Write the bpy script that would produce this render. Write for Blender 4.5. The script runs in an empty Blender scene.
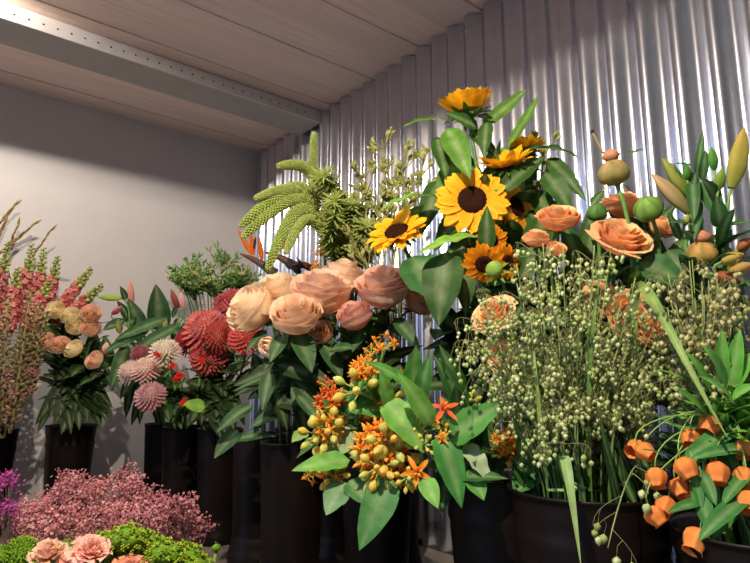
import bpy, math, random
from mathutils import Vector as V, Matrix
R_ = random.Random(7)
SC = bpy.context.scene
COL = SC.collection
PI = math.pi
EYE = 1.25
PITCH = math.radians(10.07)
FPX = 583.0
cP, sP = math.cos(PITCH), math.sin(PITCH)
N_ = V((0.7826, 0.6225, 0)); U_ = V((-0.6225, 0.7826, 0))      # towards the metal wall / towards the plaster wall
A_WALL, S_WALL, CEIL, BENCH = 1.27, 2.54, 2.40, 0.78
CAM = V((0, 0, EYE))

def at(px, py, Y):
    "a point of the place Y metres ahead of the eye"
    a = (px - 375) / FPX; b = (281.5 - py) / FPX
    yw = cP - sP * b; zw = sP + cP * b
    k = Y / yw
    return V((a * k, Y, EYE + zw * k))
def room(a, s, z): return N_ * a + U_ * s + V((0, 0, z))
def a_of(p): return p.x * N_.x + p.y * N_.y
def s_of(p): return p.x * U_.x + p.y * U_.y
def uni(a, b): return R_.uniform(a, b)
def lin(c):
    out = []
    for v in c:
        v /= 255.0
        out.append(v / 12.92 if v <= 0.04045 else ((v + 0.055) / 1.055) ** 2.4)
    return tuple(out)
def H(h): return lin((int(h[0:2], 16), int(h[2:4], 16), int(h[4:6], 16)))
def mix(a, b, t): return tuple(x + (y - x) * t for x, y in zip(a, b))
def jit(c, k=0.12):
    f = 1 + uni(-k, k); g = uni(-k, k) * 0.4
    return (max(0, c[0] * f * (1 + g)), max(0, c[1] * f), max(0, c[2] * f * (1 - g)))
def perp(d):
    d = d.normalized()
    t = V((0, 0, 1)) if abs(d.z) < 0.9 else V((1, 0, 0))
    s = d.cross(t).normalized()
    return s, s.cross(d).normalized()

# ------------------------------------------------------------------ mesh builder
class MB:
    def __init__(self): self.v = []; self.f = []; self.c = []
    def add(self, p, c): self.v.append(p); self.c.append(c); return len(self.v) - 1
    def tube(self, pts, r0, r1, col, n=6, col2=None, cap=True):
        col2 = col2 or col; m = len(pts); rings = []
        s = None
        for i, p in enumerate(pts):
            d = (pts[min(i + 1, m - 1)] - pts[max(i - 1, 0)])
            d = d.normalized() if d.length > 1e-9 else V((0, 0, 1))
            if s is None: s, w = perp(d)
            else:
                s = (s - d * s.dot(d)); s = s.normalized() if s.length > 1e-6 else perp(d)[0]
                w = s.cross(d)
            t = i / (m - 1) if m > 1 else 0
            r = r0(t) if callable(r0) else r0 + (r1 - r0) * t
            c = mix(col, col2, t)
            rings.append([self.add(p + (s * math.cos(2 * PI * k / n) + w * math.sin(2 * PI * k / n)) * r, c) for k in range(n)])
        for a, b in zip(rings, rings[1:]):
            for k in range(n):
                self.f.append((a[k], a[(k + 1) % n], b[(k + 1) % n], b[k]))
        if cap:
            self.f.append(tuple(reversed(rings[0]))); self.f.append(tuple(rings[-1]))
    def lathe(self, o, axis, prof, n, colf, lobes=0, lob=0.0, phase=0.0, cap=False):
        "prof: list of (radius, height) along axis"
        s, w = perp(axis); ax = axis.normalized(); rings = []
        for i, (r, h) in enumerate(prof):
            t = i / (len(prof) - 1)
            ring = []
            for k in range(n):
                f = 2 * PI * k / n
                rr = r * (1 + lob * math.cos(lobes * f + phase)) if lobes else r
                ring.append(self.add(o + (s * math.cos(f) + w * math.sin(f)) * rr + ax * h, colf(t, f)))
            rings.append(ring)
        for a, b in zip(rings, rings[1:]):
            for k in range(n): self.f.append((a[k], a[(k + 1) % n], b[(k + 1) % n], b[k]))
        if cap: self.f.append(tuple(reversed(rings[0]))); self.f.append(tuple(rings[-1]))
    def blob(self, o, axis, r, L, c0, c1, n=6, m=4, peak=0.5):
        "closed teardrop from o along axis"
        prof = []
        for i in range(m + 1):
            t = i / m
            prof.append((r * max(0.04, math.sin(PI * (t ** (math.log(0.5) / math.log(peak)))) ** 0.8 if 0 < t < 1 else 0.04), L * t))
        self.lathe(o, axis, prof, n, lambda t, f: mix(c0, c1, t))
    def ribbon(self, base, d, nrm, L, W, shape, bend=0.0, fold=0.15, wave=0.0, c0=(1, 1, 1), c1=None, cm=None, nl=7, nw=4, twist=0.0, waves=3):
        c1 = c1 or c0
        d = d.normalized(); nrm = nrm - d * nrm.dot(d)
        nrm = nrm.normalized() if nrm.length > 1e-6 else perp(d)[0]
        side = d.cross(nrm); p = base.copy(); rows = []
        ph = uni(0, 6)
        for i in range(nl + 1):
            t = i / nl; a = bend * t
            dt = d * math.cos(a) - nrm * math.sin(a)
            nt = nrm * math.cos(a) + d * math.sin(a)
            st = side
            if twist:
                q = twist * t; st = side * math.cos(q) + nt * math.sin(q); nt = nt * math.cos(q) - side * math.sin(q)
            if i: p = p + dt * (L / nl)
            w = W * 0.5 * max(shape(t), 0.02)
            row = []
            for j in range(nw + 1):
                u = 2 * j / nw - 1
                c = mix(c0, c1, t)
                if cm and abs(u) < 0.01: c = mix(c, cm, 0.7)
                z = fold * abs(u) * w + wave * math.sin(t * waves * 6.28 + ph + (2 if u > 0 else 0)) * abs(u) * w
                row.append(self.add(p + st * (u * w) + nt * z, c))
            rows.append(row)
        for a, b in zip(rows, rows[1:]):
            for j in range(nw): self.f.append((a[j], a[j + 1], b[j + 1], b[j]))
    def box(self, o, x, y, z, c):
        "box from corner o along three edge vectors"
        q = [self.add(o + x * i + y * j + z * k, c) for k in (0, 1) for j in (0, 1) for i in (0, 1)]
        fs = ((0, 2, 3, 1), (4, 5, 7, 6), (0, 1, 5, 4), (2, 6, 7, 3), (0, 4, 6, 2), (1, 3, 7, 5))
        flip = x.cross(y).dot(z) < 0
        for f in fs:
            g = tuple(q[i] for i in f)
            self.f.append(tuple(reversed(g)) if flip else g)
    def build(self, name, mat, parent=None, smooth=True, origin=None):
        me = bpy.data.meshes.new(name)
        o = origin if origin is not None else (parent_origin(parent) if parent else V((0, 0, 0)))
        me.from_pydata([tuple(p - o) for p in self.v], [], self.f)
        at_ = me.color_attributes.new('col', 'FLOAT_COLOR', 'POINT')
        flat = []
        for c in self.c: flat += [c[0], c[1], c[2], 1.0]
        at_.data.foreach_set('color', flat)
        if smooth: me.polygons.foreach_set('use_smooth', [True] * len(me.polygons))
        me.materials.append(MAT[mat]); me.update()
        ob = bpy.data.objects.new(name, me); COL.objects.link(ob)
        if parent: ob.parent = parent
        else: ob.location = o
        return ob
ORIG = {}
def parent_origin(p):
    while p.name not in ORIG: p = p.parent
    return ORIG[p.name]

lance = lambda t: (max(t, 0) ** 0.55) * (max(1 - t, 0) ** 0.75) * 1.78
ovate = lambda t: (max(t, 0) ** 0.5) * (max(1 - t, 0) ** 0.95) * 2.05
broad = lambda t: min(1, math.sin(PI * min(1, max(0, t)) ** 0.85) ** 0.7)
strap = lambda t: min(1, 6 * t + 0.4) * (1 - max(0, t - 0.55) / 0.45) ** 0.8 if t < 1 else 0.02
obov = lambda t: (0.35 + 0.65 * math.sin(PI * 0.5 * min(1, t / 0.62))) * (1 if t < 0.62 else max(0.0, 1 - ((t - 0.62) / 0.38) ** 2) ** 0.5)

# ------------------------------------------------------------------ materials
MAT = {}
def mk(name):
    m = bpy.data.materials.new(name); m.use_nodes = True
    nt = m.node_tree; nt.nodes.clear(); MAT[name] = m
    return m, nt, nt.nodes, nt.links
def plant_mat(name, rough, transl, spec, nscale, namp, bump=0.0):
    m, nt, N, L = mk(name)
    out = N.new('ShaderNodeOutputMaterial'); bs = N.new('ShaderNodeBsdfPrincipled')
    at_ = N.new('ShaderNodeAttribute'); at_.attribute_name = 'col'
    no = N.new('ShaderNodeTexNoise'); no.inputs['Scale'].default_value = nscale; no.inputs['Detail'].default_value = 3
    tc = N.new('ShaderNodeTexCoord'); L.new(tc.outputs['Object'], no.inputs['Vector'])
    mr = N.new('ShaderNodeMapRange'); mr.inputs[1].default_value = 0.3; mr.inputs[2].default_value = 0.7
    mr.inputs[3].default_value = 1 - namp; mr.inputs[4].default_value = 1 + namp
    L.new(no.outputs['Fac'], mr.inputs[0])
    mx = N.new('ShaderNodeVectorMath'); mx.operation = 'SCALE'
    L.new(at_.outputs['Color'], mx.inputs[0]); L.new(mr.outputs[0], mx.inputs['Scale'])
    L.new(mx.outputs[0], bs.inputs['Base Color'])
    bs.inputs['Roughness'].default_value = rough; bs.inputs['Specular IOR Level'].default_value = spec
    if bump:
        bp = N.new('ShaderNodeBump'); bp.inputs['Strength'].default_value = bump; bp.inputs['Distance'].default_value = 0.002
        L.new(no.outputs['Fac'], bp.inputs['Height']); L.new(bp.outputs[0], bs.inputs['Normal'])
    if transl:
        tr = N.new('ShaderNodeBsdfTranslucent'); L.new(mx.outputs[0], tr.inputs['Color'])
        ms = N.new('ShaderNodeMixShader'); ms.inputs[0].default_value = transl
        L.new(bs.outputs[0], ms.inputs[1]); L.new(tr.outputs[0], ms.inputs[2]); L.new(ms.outputs[0], out.inputs[0])
    else: L.new(bs.outputs[0], out.inputs[0])
plant_mat('leaf', 0.5, 0.28, 0.2, 45, 0.25, 0.5)
plant_mat('petal', 0.6, 0.35, 0.2, 60, 0.10, 0.2)
plant_mat('stem', 0.55, 0.0, 0.3, 60, 0.15)
plant_mat('fuzzy', 0.8, 0.15, 0.15, 150, 0.25, 0.6)

def simple_mat(name, col, rough, metal=0.0, noise=0.0, scale=8, bump=0.0, spec=0.5, stretch=None, detail=5):
    m, nt, N, L = mk(name)
    out = N.new('ShaderNodeOutputMaterial'); bs = N.new('ShaderNodeBsdfPrincipled'); L.new(bs.outputs[0], out.inputs[0])
    tc = N.new('ShaderNodeTexCoord'); no = N.new('ShaderNodeTexNoise'); no.inputs['Scale'].default_value = scale; no.inputs['Detail'].default_value = detail
    if stretch:
        mp = N.new('ShaderNodeMapping'); mp.inputs['Scale'].default_value = stretch
        L.new(tc.outputs['Object'], mp.inputs[0]); L.new(mp.outputs[0], no.inputs['Vector'])
    else: L.new(tc.outputs['Object'], no.inputs['Vector'])
    rp = N.new('ShaderNodeValToRGB')
    rp.color_ramp.elements[0].position = 0.3; rp.color_ramp.elements[1].position = 0.7
    rp.color_ramp.elements[0].color = tuple(c * (1 - noise) for c in col) + (1,)
    rp.color_ramp.elements[1].color = tuple(c * (1 + noise) for c in col) + (1,)
    L.new(no.outputs['Fac'], rp.inputs[0]); L.new(rp.outputs[0], bs.inputs['Base Color'])
    bs.inputs['Roughness'].default_value = rough; bs.inputs['Metallic'].default_value = metal
    bs.inputs['Specular IOR Level'].default_value = spec
    if bump:
        bp = N.new('ShaderNodeBump'); bp.inputs['Strength'].default_value = bump; bp.inputs['Distance'].default_value = 0.004
        L.new(no.outputs['Fac'], bp.inputs['Height']); L.new(bp.outputs[0], bs.inputs['Normal'])
    return m
simple_mat('plaster', (0.56, 0.54, 0.535), 0.9, 0, 0.03, 5, 0.15, 0.1)
simple_mat('galvanised', (0.60, 0.63, 0.70), 0.25, 0.97, 0.05, 30, 0.04, 0.5)
simple_mat('steel', (0.62, 0.61, 0.60), 0.5, 0.6, 0.06, 20, 0.05)
simple_mat('beam_paint', (0.42, 0.40, 0.38), 0.7, 0, 0.05, 15, 0.1, 0.2)
simple_mat('bucket_plastic', (0.0075, 0.0043, 0.0032), 0.45, 0, 0.25, 14, 0.06, 0.16)
simple_mat('water', (0.01, 0.014, 0.01), 0.05, 0, 0.1, 5)
simple_mat('bench_board', (0.19, 0.15, 0.12), 0.55, 0, 0.2, 6, 0.1, 0.4, (1, 6, 1))
simple_mat('concrete', (0.45, 0.43, 0.41), 0.7, 0, 0.1, 5, 0.1)
simple_mat('dark', (0.01, 0.01, 0.01), 0.7)
simple_mat('shade_metal', (0.03, 0.03, 0.03), 0.5, 0.0, 0.05, 10)
def wood_mat():
    m, nt, N, L = mk('ceiling_wood')
    out = N.new('ShaderNodeOutputMaterial'); bs = N.new('ShaderNodeBsdfPrincipled'); L.new(bs.outputs[0], out.inputs[0])
    tc = N.new('ShaderNodeTexCoord'); at_ = N.new('ShaderNodeAttribute'); at_.attribute_name = 'col'
    mp = N.new('ShaderNodeMapping'); mp.inputs['Rotation'].default_value = (0, 0, -math.atan2(N_.y, N_.x)); 
    mp2 = N.new('ShaderNodeMapping'); mp2.inputs['Scale'].default_value = (2, 40, 1)
    L.new(tc.outputs['Object'], mp.inputs[0]); L.new(mp.outputs[0], mp2.inputs[0])
    no = N.new('ShaderNodeTexNoise'); no.inputs['Scale'].default_value = 1.5; no.inputs['Detail'].default_value = 6; no.inputs['Distortion'].default_value = 0.4
    L.new(mp2.outputs[0], no.inputs['Vector'])
    mr = N.new('ShaderNodeMapRange'); mr.inputs[1].default_value = 0.3; mr.inputs[2].default_value = 0.7; mr.inputs[3].default_value = 0.9; mr.inputs[4].default_value = 1.06
    L.new(no.outputs['Fac'], mr.inputs[0])
    mx = N.new('ShaderNodeVectorMath'); mx.operation = 'SCALE'
    L.new(at_.outputs['Color'], mx.inputs[0]); L.new(mr.outputs[0], mx.inputs['Scale']); L.new(mx.outputs[0], bs.inputs['Base Color'])
    bs.inputs['Roughness'].default_value = 0.75; bs.inputs['Specular IOR Level'].default_value = 0.2
wood_mat()

# ------------------------------------------------------------------ things
def thing(name, label, cat, loc, group=None):
    o = bpy.data.objects.new(name, None); COL.objects.link(o); o.empty_display_size = 0.05
    o.location = loc; o['label'] = label; o['category'] = cat
    o['kind'] = 'thing'
    if group: o['group'] = group
    ORIG[o.name] = V(loc)
    return o
def struct(o): o['kind'] = 'structure'; return o
W3 = (1.0, 1.0, 1.0)

# ------------------------------------------------------------------ the room
Z = V((0, 0, 1))
def slab(name, a0, a1, s0, s1, z0, z1, mat):
    m = MB(); m.box(room(a0, s0, z0), N_ * (a1 - a0), U_ * (s1 - s0), Z * (z1 - z0), W3)
    return struct(m.build(name, mat, smooth=False))
slab('floor', -3.2, 1.4, -2.2, 2.7, -0.05, 0.0, 'concrete')
slab('wall_left', -3.2, 1.40, S_WALL, S_WALL + 0.1, 0, CEIL, 'plaster')
# corrugated sheet wall, a thick sheet of real ribs
m = MB(); PITCHR = 0.076; n = int((S_WALL + 1.6) / PITCHR * 14)
rows = []
for i in range(n + 1):
    s = -1.6 + (S_WALL + 1.6) * i / n
    ph = math.sin(2 * PI * s / PITCHR)
    g = 0.0125 * ph
    zs = (0.0, 0.8, 1.6, CEIL - 0.004)
    rows.append([m.add(room(A_WALL + g, s, z), W3) for z in zs] + [m.add(room(A_WALL + 0.03, s, z), W3) for z in zs] + [m.add(room(A_WALL + g_, s, CEIL - 0.004), W3) for g_ in (g, 0.03)])
for r, q in zip(rows, rows[1:]):
    for k in range(3):
        m.f.append((r[k], r[k + 1], q[k + 1], q[k])); m.f.append((r[4 + k], q[4 + k], q[5 + k], r[5 + k]))
    m.f.append((r[8], r[9], q[9], q[8]))
wr = struct(m.build('wall_right', 'galvanised')); ORIG[wr.name] = V((0, 0, 0))
for (px, py) in ((367, 72), (472, 28), (316, 98), (392, 56)):
    d = at(px, py, 1.0) - CAM; k = (A_WALL - .0125) / a_of(d); p = CAM + d * k
    s = (math.floor(s_of(p) / PITCHR) + .75) * PITCHR; p = room(A_WALL - .0125, s, p.z)
    m = MB(); m.tube([p + N_ * .002, p - N_ * .004], .0045, .004, W3, 8); m.build('screw', 'steel', wr)
# ceiling of lapped boards
m = MB(); s = 0.135; k = 0
while s < 2.65:
    z = CEIL + (0.0 if k % 2 else 0.004)
    c = jit(H('ecd4c8'), 0.06)
    m.box(room(-0.40, s, z), N_ * 1.80, U_ * 0.1335, Z * 0.03, c)
    s += 0.135; k += 1
struct(m.build('ceiling', 'ceiling_wood', smooth=False))
# beam parallel to the plaster wall with a slotted steel face
b = MB(); b.box(room(-0.55, 1.956, CEIL - 0.058), N_ * (0.55 + A_WALL - 0.012), U_ * 0.155, Z * 0.057, W3)
beam = b.build('trim_1', 'beam_paint', smooth=False); struct(beam)
ORIG[beam.name] = V((0, 0, 0))
f = MB(); f.box(room(-0.55, 1.950, CEIL - 0.058), N_ * (0.55 + A_WALL - 0.012), U_ * 0.006, Z * 0.050, W3)
f.build('strip_face', 'steel', beam, smooth=False)
h = MB(); a = -0.5
while a < 1.2:
    h.tube([room(a, 1.9495, CEIL - 0.034), room(a, 1.9515, CEIL - 0.034)], 0.0032, 0.0032, W3, 10)
    a += 0.04
h.build('punched_hole', 'dark', beam)
# benches
def bench(name, label, a0, a1, s0, s1):
    c = room((a0 + a1) / 2, (s0 + s1) / 2, 0)
    t = thing(name, label, 'bench', c)
    m = MB(); m.box(room(a0, s0, BENCH - 0.035), N_ * (a1 - a0), U_ * (s1 - s0), Z * 0.035, W3); m.build('bench_top', 'bench_board', t, False)
    m = MB()
    m.box(room(a0 + .03, s0 + .03, BENCH - 0.12), N_ * (a1 - a0 - .06), U_ * (s1 - s0 - .06), Z * 0.0848, W3)
    m.build('apron', 'bench_board', t, False)
    for aa in (a0 + .04, a1 - .09):
        for ss in (s0 + .04, s1 - .09):
            m = MB(); m.box(room(aa, ss, 0), N_ * .05, U_ * .05, Z * (BENCH - 0.1202), W3); m.build('leg', 'bench_board', t, False)
EDGE = 0.70
bench('display_bench', 'brown display bench under the buckets along the corrugated metal wall', EDGE, A_WALL - 0.015, -0.75, S_WALL - 0.01)
bench('display_bench', 'brown display bench under the rose bucket along the grey plaster wall', -1.5, EDGE - 0.01, 1.95, S_WALL - 0.01)
STEP = 0.42
m = MB(); m.box(room(-0.55, 0.55, 0), N_ * 1.0, U_ * 1.1, Z * STEP, W3)
t = m.build('plinth', 'bench_board', smooth=False, origin=room(-0.05, 1.1, 0)); t['label'] = 'low brown plinth under the pink sea lavender and green flower balls'; t['category'] = 'plinth'

# ------------------------------------------------------------------ buckets
class Bucket: pass
def bucket(px, Y, r, hgt, label, style, group=None, base=BENCH):
    p = at(px, 400, Y)
    return bucket_at(p.x, p.y, r, hgt, label, style, base)
def bucket_at(x, y, r, hgt, label, style, base):
    o = V((x, y, base + 0.0005))
    if base == BENCH:
        a, s = a_of(o), s_of(o)
        if a > EDGE - .05: a = max(EDGE + r * .72, min(A_WALL - r - 0.02, a))
        s = min(S_WALL - r - 0.02, s)
        o = room(a, s, base + 0.0005)
    B = Bucket(); B.o = o; B.r = r; B.h = hgt; B.rim = o + Z * hgt
    t = thing('flower_bucket', label, 'bucket', o)
    m = MB()
    if style == 'tapered':
        rb = r * 0.72
        prof = [(0.001, 0), (rb * .96, 0), (rb, .004)]
        for k in range(1, 30):
            q = k / 30; rr = rb + (r * .97 - rb) * q
            if 0.74 < q < 0.88: rr += 0.0018 * math.sin((q - .74) / .14 * 6 * PI)
            prof.append((rr, hgt * q))
        prof += [(r * .975, hgt * .985), (r * 1.0, hgt * .988), (r, hgt), (r * .965, hgt), (r * .95, hgt * .98)]
        prof += [(rb + (r * .94 - rb) * q - .004, hgt * q) for q in (.9, .6, .3, .02)] + [(0.001, hgt * .02)]
    else:
        rb = r * 1.03
        prof = [(0.001, 0), (rb * .98, 0), (rb, .004), (rb, .018)]
        for k in range(1, 34):
            q = k / 34
            rr = r * (.86 + .14 * q ** 1.3) + (rb - r * .86) * max(0, 1 - q / .2) ** 1.5
            if 0.10 < q < 0.24: rr += 0.002 * math.sin((q - .10) / .14 * 6 * PI)
            prof.append((rr, .018 + (hgt - .018) * q))
        prof += [(r * 1.02, hgt * .985), (r * 1.02, hgt), (r * .965, hgt), (r * .95, hgt * .97)]
        prof += [(r * (.84 + .11 * q), hgt * q) for q in (.8, .5, .2, .03)] + [(0.001, hgt * .03)]
    m.lathe(o, Z, prof, 40, lambda t, f: W3)
    m.build('body', 'bucket_plastic', t)
    return B
B = {}
B['briza'] = bucket(574, 0.86, 0.112, 0.325, 'black plastic bucket filled with quaking grass stems', 'tapered')
B['weed2'] = bucket(500, 1.03, 0.100, 0.32, 'black ribbed bucket just behind the quaking grass bucket', 'tapered')
B['weed'] = bucket(377, 1.33, 0.084, 0.32, 'dark bucket under the orange butterfly weed', 'tapered')
B['rose'] = bucket(290, 1.46, 0.078, 0.335, 'tall dark vase with stepped foot under the peach roses', 'footed')
B['rose2'] = bucket(262, 1.70, 0.078, 0.335, 'dark vase with flared ringed foot behind the peach rose vase', 'footed')
B['mum'] = bucket(222, 1.90, 0.070, 0.335, 'dark vase under the coral chrysanthemums', 'footed')
B['pompon'] = bucket(186, 2.00, 0.074, 0.335, 'dark vase under the pale pompon chrysanthemums', 'footed')
B['cream'] = bucket(74, 2.06, 0.082, 0.335, 'dark bucket under the cream and pink roses', 'tapered')
B['snap'] = bucket(-6, 1.92, 0.082, 0.33, 'dark bucket under the red snapdragons', 'tapered')
B['lily'] = bucket(168, 2.22, 0.075, 0.33, 'dark vase under the pink lilies', 'footed')
B['filler'] = bucket(218, 2.32, 0.075, 0.33, 'dark vase under the green and cream filler flowers', 'footed')
B['fox'] = bucket(340, 1.72, 0.080, 0.33, 'dark vase under the curling green foxtail spikes', 'footed')
B['strel'] = bucket(300, 2.00, 0.080, 0.33, 'dark vase under the bird of paradise flowers', 'footed')
B['kang'] = bucket(392, 1.62, 0.075, 0.33, 'dark vase under the yellow green kangaroo paw', 'footed')
B['sun'] = bucket(505, 1.32, 0.095, 0.32, 'dark bucket under the sunflowers', 'tapered')
B['orose'] = bucket(612, 1.16, 0.090, 0.31, 'dark bucket under the orange roses', 'tapered')
B['rlily'] = bucket(715, 1.02, 0.085, 0.31, 'dark bucket under the budding lilies', 'tapered')
B['sand'] = bucket(745, 0.74, 0.100, 0.30, 'black bucket under the orange lantern bells', 'tapered')
pl = at(95, 520, 1.12); B['lav'] = bucket_at(pl.x, pl.y, 0.11, 0.24, 'dark bucket under the pink sea lavender', 'tapered', STEP)
pg = at(118, 560, 0.86); B['green'] = bucket_at(pg.x, pg.y, 0.10, 0.22, 'dark bucket under the green flower balls and peach carnations', 'tapered', STEP)

# ------------------------------------------------------------------ plant helpers
G_STEM = H('5d7a3c'); G_DARK = H('365a22'); G_MID = H('507c2a'); G_BRI = H('76a838'); G_PALE = H('9fb878')
def bez(p0, p1, p2, p3, n=12):
    return [p0 * (1 - t) ** 3 + p1 * (3 * t * (1 - t) ** 2) + p2 * (3 * t * t * (1 - t)) + p3 * t ** 3 for t in [i / n for i in range(n + 1)]]
def stem_curve(bk, head, axis, k=0.10, n=12):
    "from the floor of the bucket, out past the rim, to the head"
    d = V((head.x - bk.o.x, head.y - bk.o.y, 0)); L = d.length
    d = d / L if L > 1e-4 else V((1, 0, 0))
    ang = uni(-.5, .5); d2 = V((d.x * math.cos(ang) - d.y * math.sin(ang), d.x * math.sin(ang) + d.y * math.cos(ang), 0))
    rr = bk.r * uni(0.35, 0.74) if L > bk.r * .6 else bk.r * uni(.1, .5)
    rim = bk.rim + d2 * rr + Z * 0.012
    foot = bk.o + d2 * (-bk.r * uni(0, .3)) + Z * (bk.h * .05 + .006)
    up = (rim - foot); up.normalize()
    hh = (head - rim).length
    seg1 = [foot + (rim - foot) * t for t in (0, .5)]
    seg2 = bez(rim, rim + up * hh * .35, head - axis.normalized() * max(k, hh * .25), head, n)
    return seg1 + seg2
def ax(dx, dy, dz): return V((dx, -dy, dz)).normalized()     # across, towards the eye, up
def leaf_to(A, Bp, Wd, c, bend=0.5, face=0.6, fold=0.18, wave=0.05, shape=ovate, roll=0.0, cm=None, nl=9, ctip=None, mb=None):
    mb = mb or MB()
    ch = Bp - A; Lc = ch.length; cdir = ch.normalized()
    toc = (CAM - (A + Bp) / 2).normalized()
    n0 = toc * face + Z * (1 - face) + V((uni(-.1, .1), uni(-.1, .1), uni(-.1, .1)))
    n0 = (n0 - cdir * n0.dot(cdir)).normalized()
    if roll: n0 = Matrix.Rotation(roll, 3, cdir) @ n0
    h = bend / 2; d0 = cdir * math.cos(h) + n0 * math.sin(h); nn = n0 * math.cos(h) - cdir * math.sin(h)
    Lr = Lc * (h / math.sin(h)) if abs(h) > 1e-3 else Lc
    mb.ribbon(A, d0, nn, Lr, Wd, shape, bend, fold, wave, c, ctip or c, cm or mix(c, (0.5, 0.6, 0.3), 0.35), nl, 4)
    return mb
def pleaf(parent, p0, p1, W, Y0, Y1=None, c=G_MID, shape=ovate, name='leaf', **kw):
    Y1 = Y1 or Y0
    leaf_to(at(p0[0], p0[1], Y0), at(p1[0], p1[1], Y1), W, jit(c, .1), shape=shape, **kw).build(name, 'leaf', parent)
def rleaf(parent, path, t, L, W, c, droop=0.6, shape=ovate, face=.3, name='leaf'):
    "a leaf growing off a stem"
    i = min(len(path) - 2, int(t * (len(path) - 1))); p = path[i]; d = (path[i + 1] - path[i]).normalized()
    s, w = perp(d); f = uni(0, 2 * PI)
    out = s * math.cos(f) + w * math.sin(f); out = (out + V((0, -.5, 0))).normalized()
    tip = p + out * L * .8 + d * L * uni(.1, .6)
    if a_of(tip) > A_WALL - 0.03: tip -= N_ * (a_of(tip) - A_WALL + .03)
    leaf_to(p, tip, W, jit(c, .15), bend=droop, face=face, shape=shape).build(name, 'leaf', parent)
def stem_part(t, path, r0=.003, r1=.002, c=G_STEM, c2=None, name='stem', n=6):
    m = MB(); m.tube(path, r0, r1, c, n, c2); m.build(name, 'stem', t)

# ------------------------------------------------------------------ bloom makers
def m_sunflower(o, axis, R, cup=0.15, npet=19, c=(H('f2a30c'), H('ffc61c')), tuft=False):
    axis = axis.normalized(); s, w = perp(axis); P = MB(); D = MB(); S = MB()
    r0 = R * .40
    for lay in range(2):
        for k in range(npet):
            f = 2 * PI * (k + .5 * lay) / npet + uni(-.08, .08)
            rad = s * math.cos(f) + w * math.sin(f)
            el = cup + uni(-.16, .2) - .15 * lay
            d = rad * math.cos(el) + axis * math.sin(el); nn = axis * math.cos(el) - rad * math.sin(el)
            P.ribbon(o + rad * r0 * .8 - axis * .002 * lay, d, nn, (R - r0 * .8) * uni(.85, 1.08), R * .46, lambda t: lance(.1 + .9 * t) ** .8, uni(-.1, .5), .25, .08, c[0], jit(c[1], .06), mix(c[0], (.5, .2, 0), .12), 6, 2)
    dome = [(r0 * 1.02, -R * .03), (r0 * 1.0, R * .03), (r0 * .8, R * .09), (r0 * .5, R * .10), (r0 * .22, R * .07), (.0005, R * .05)]
    D.lathe(o, axis, dome, 24, lambda t, f: mix(H('2b1209'), H('3a1c0c'), t))
    for k in range(130):
        q = (k + .5) / 130; rr = r0 * math.sqrt(q) * .98; f = k * 2.39996
        hh = R * (.05 + .05 * math.sin(min(1, (1 - q) * 2.2 + .15) * PI * .5)) - R * .02 * (q > .9)
        D.blob(o + (s * math.cos(f) + w * math.sin(f)) * rr + axis * (hh - .001), axis, r0 * .05, R * .055, H('2a1008'), mix(H('5a2c10'), H('2a1008'), uni(0, 1)), 4, 2)
    S.blob(o - axis * R * .28, axis, R * .36, R * .32, G_MID, G_DARK, 12, 6, .7)
    for k in range(16):
        f = 2 * PI * k / 16 + uni(-.1, .1); rad = s * math.cos(f) + w * math.sin(f)
        S.ribbon(o + rad * r0 * .75 - axis * R * .08, (rad + axis * uni(-.2, .4)).normalized(), axis, R * .5, R * .2, ovate, uni(-.3, .7), .2, 0, G_DARK, G_MID, None, 4, 2)
    return P, D, S
def m_rose(o, axis, R, c_in, c_edge, c_base, Hs=1.25, opened=0.5, layers=((4, 1.0), (5, .84), (4, .67), (4, .50), (3, .36), (3, .23)), seed=0):
    "cupped petals in whorls; o = base of the bloom"
    axis = axis.normalized(); s, w = perp(axis); m = MB(); Ht = R * Hs
    for li, (n, q) in enumerate(layers):
        off = uni(0, 6)
        for k in range(n):
            f0 = off + 2 * PI * k / n + uni(-.12, .12); half = PI / n * 1.45
            flare = .10 + (opened * (q ** 1.3)) + uni(-.05, .12); hh = Ht * (1.0 - .22 * q * q * (1 + opened)) * uni(.93, 1.04)
            nl, nw = 7, 6; rows = []
            for i in range(nl + 1):
                t = i / nl; row = []
                rad0 = R * q * (.16 + .84 * math.sin(min(1, t * 1.5) * PI / 2) ** .9)
                for j in range(nw + 1):
                    u = 2 * j / nw - 1
                    wid = half * (.55 + .45 * math.sin(min(1, t * 1.25) * PI / 2))
                    f = f0 + u * wid
                    edge = max(0, (t - .55) / .45)
                    rr = rad0 * (1 + .05 * abs(u) * (1 if (k % 2) else -1)) + R * flare * edge ** 2 * .75 - R * .14 * q * edge * (1 - opened)
                    top = hh * (1 - (.10 + .10 * (k % 2)) * u * u * t) * t - R * flare * .30 * edge ** 2.4
                    rr += R * .03 * math.sin(5 * u + k * 2 + li) * edge
                    c = mix(mix(c_base, c_in, min(1, t * 1.6)), c_edge, edge ** 1.5)
                    c = mix(c, c_base, .45 * (1 - q) * (1 - edge)); row.append(m.add(o + (s * math.cos(f) + w * math.sin(f)) * rr + axis * top, c))
                rows.append(row)
            for a_, b_ in zip(rows, rows[1:]):
                for j in range(nw): m.f.append((a_[j], a_[j + 1], b_[j + 1], b_[j]))
    m.blob(o + axis * R * .1, axis, R * .14, Ht * .82, c_base, c_in, 8, 5)
    return m
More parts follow.
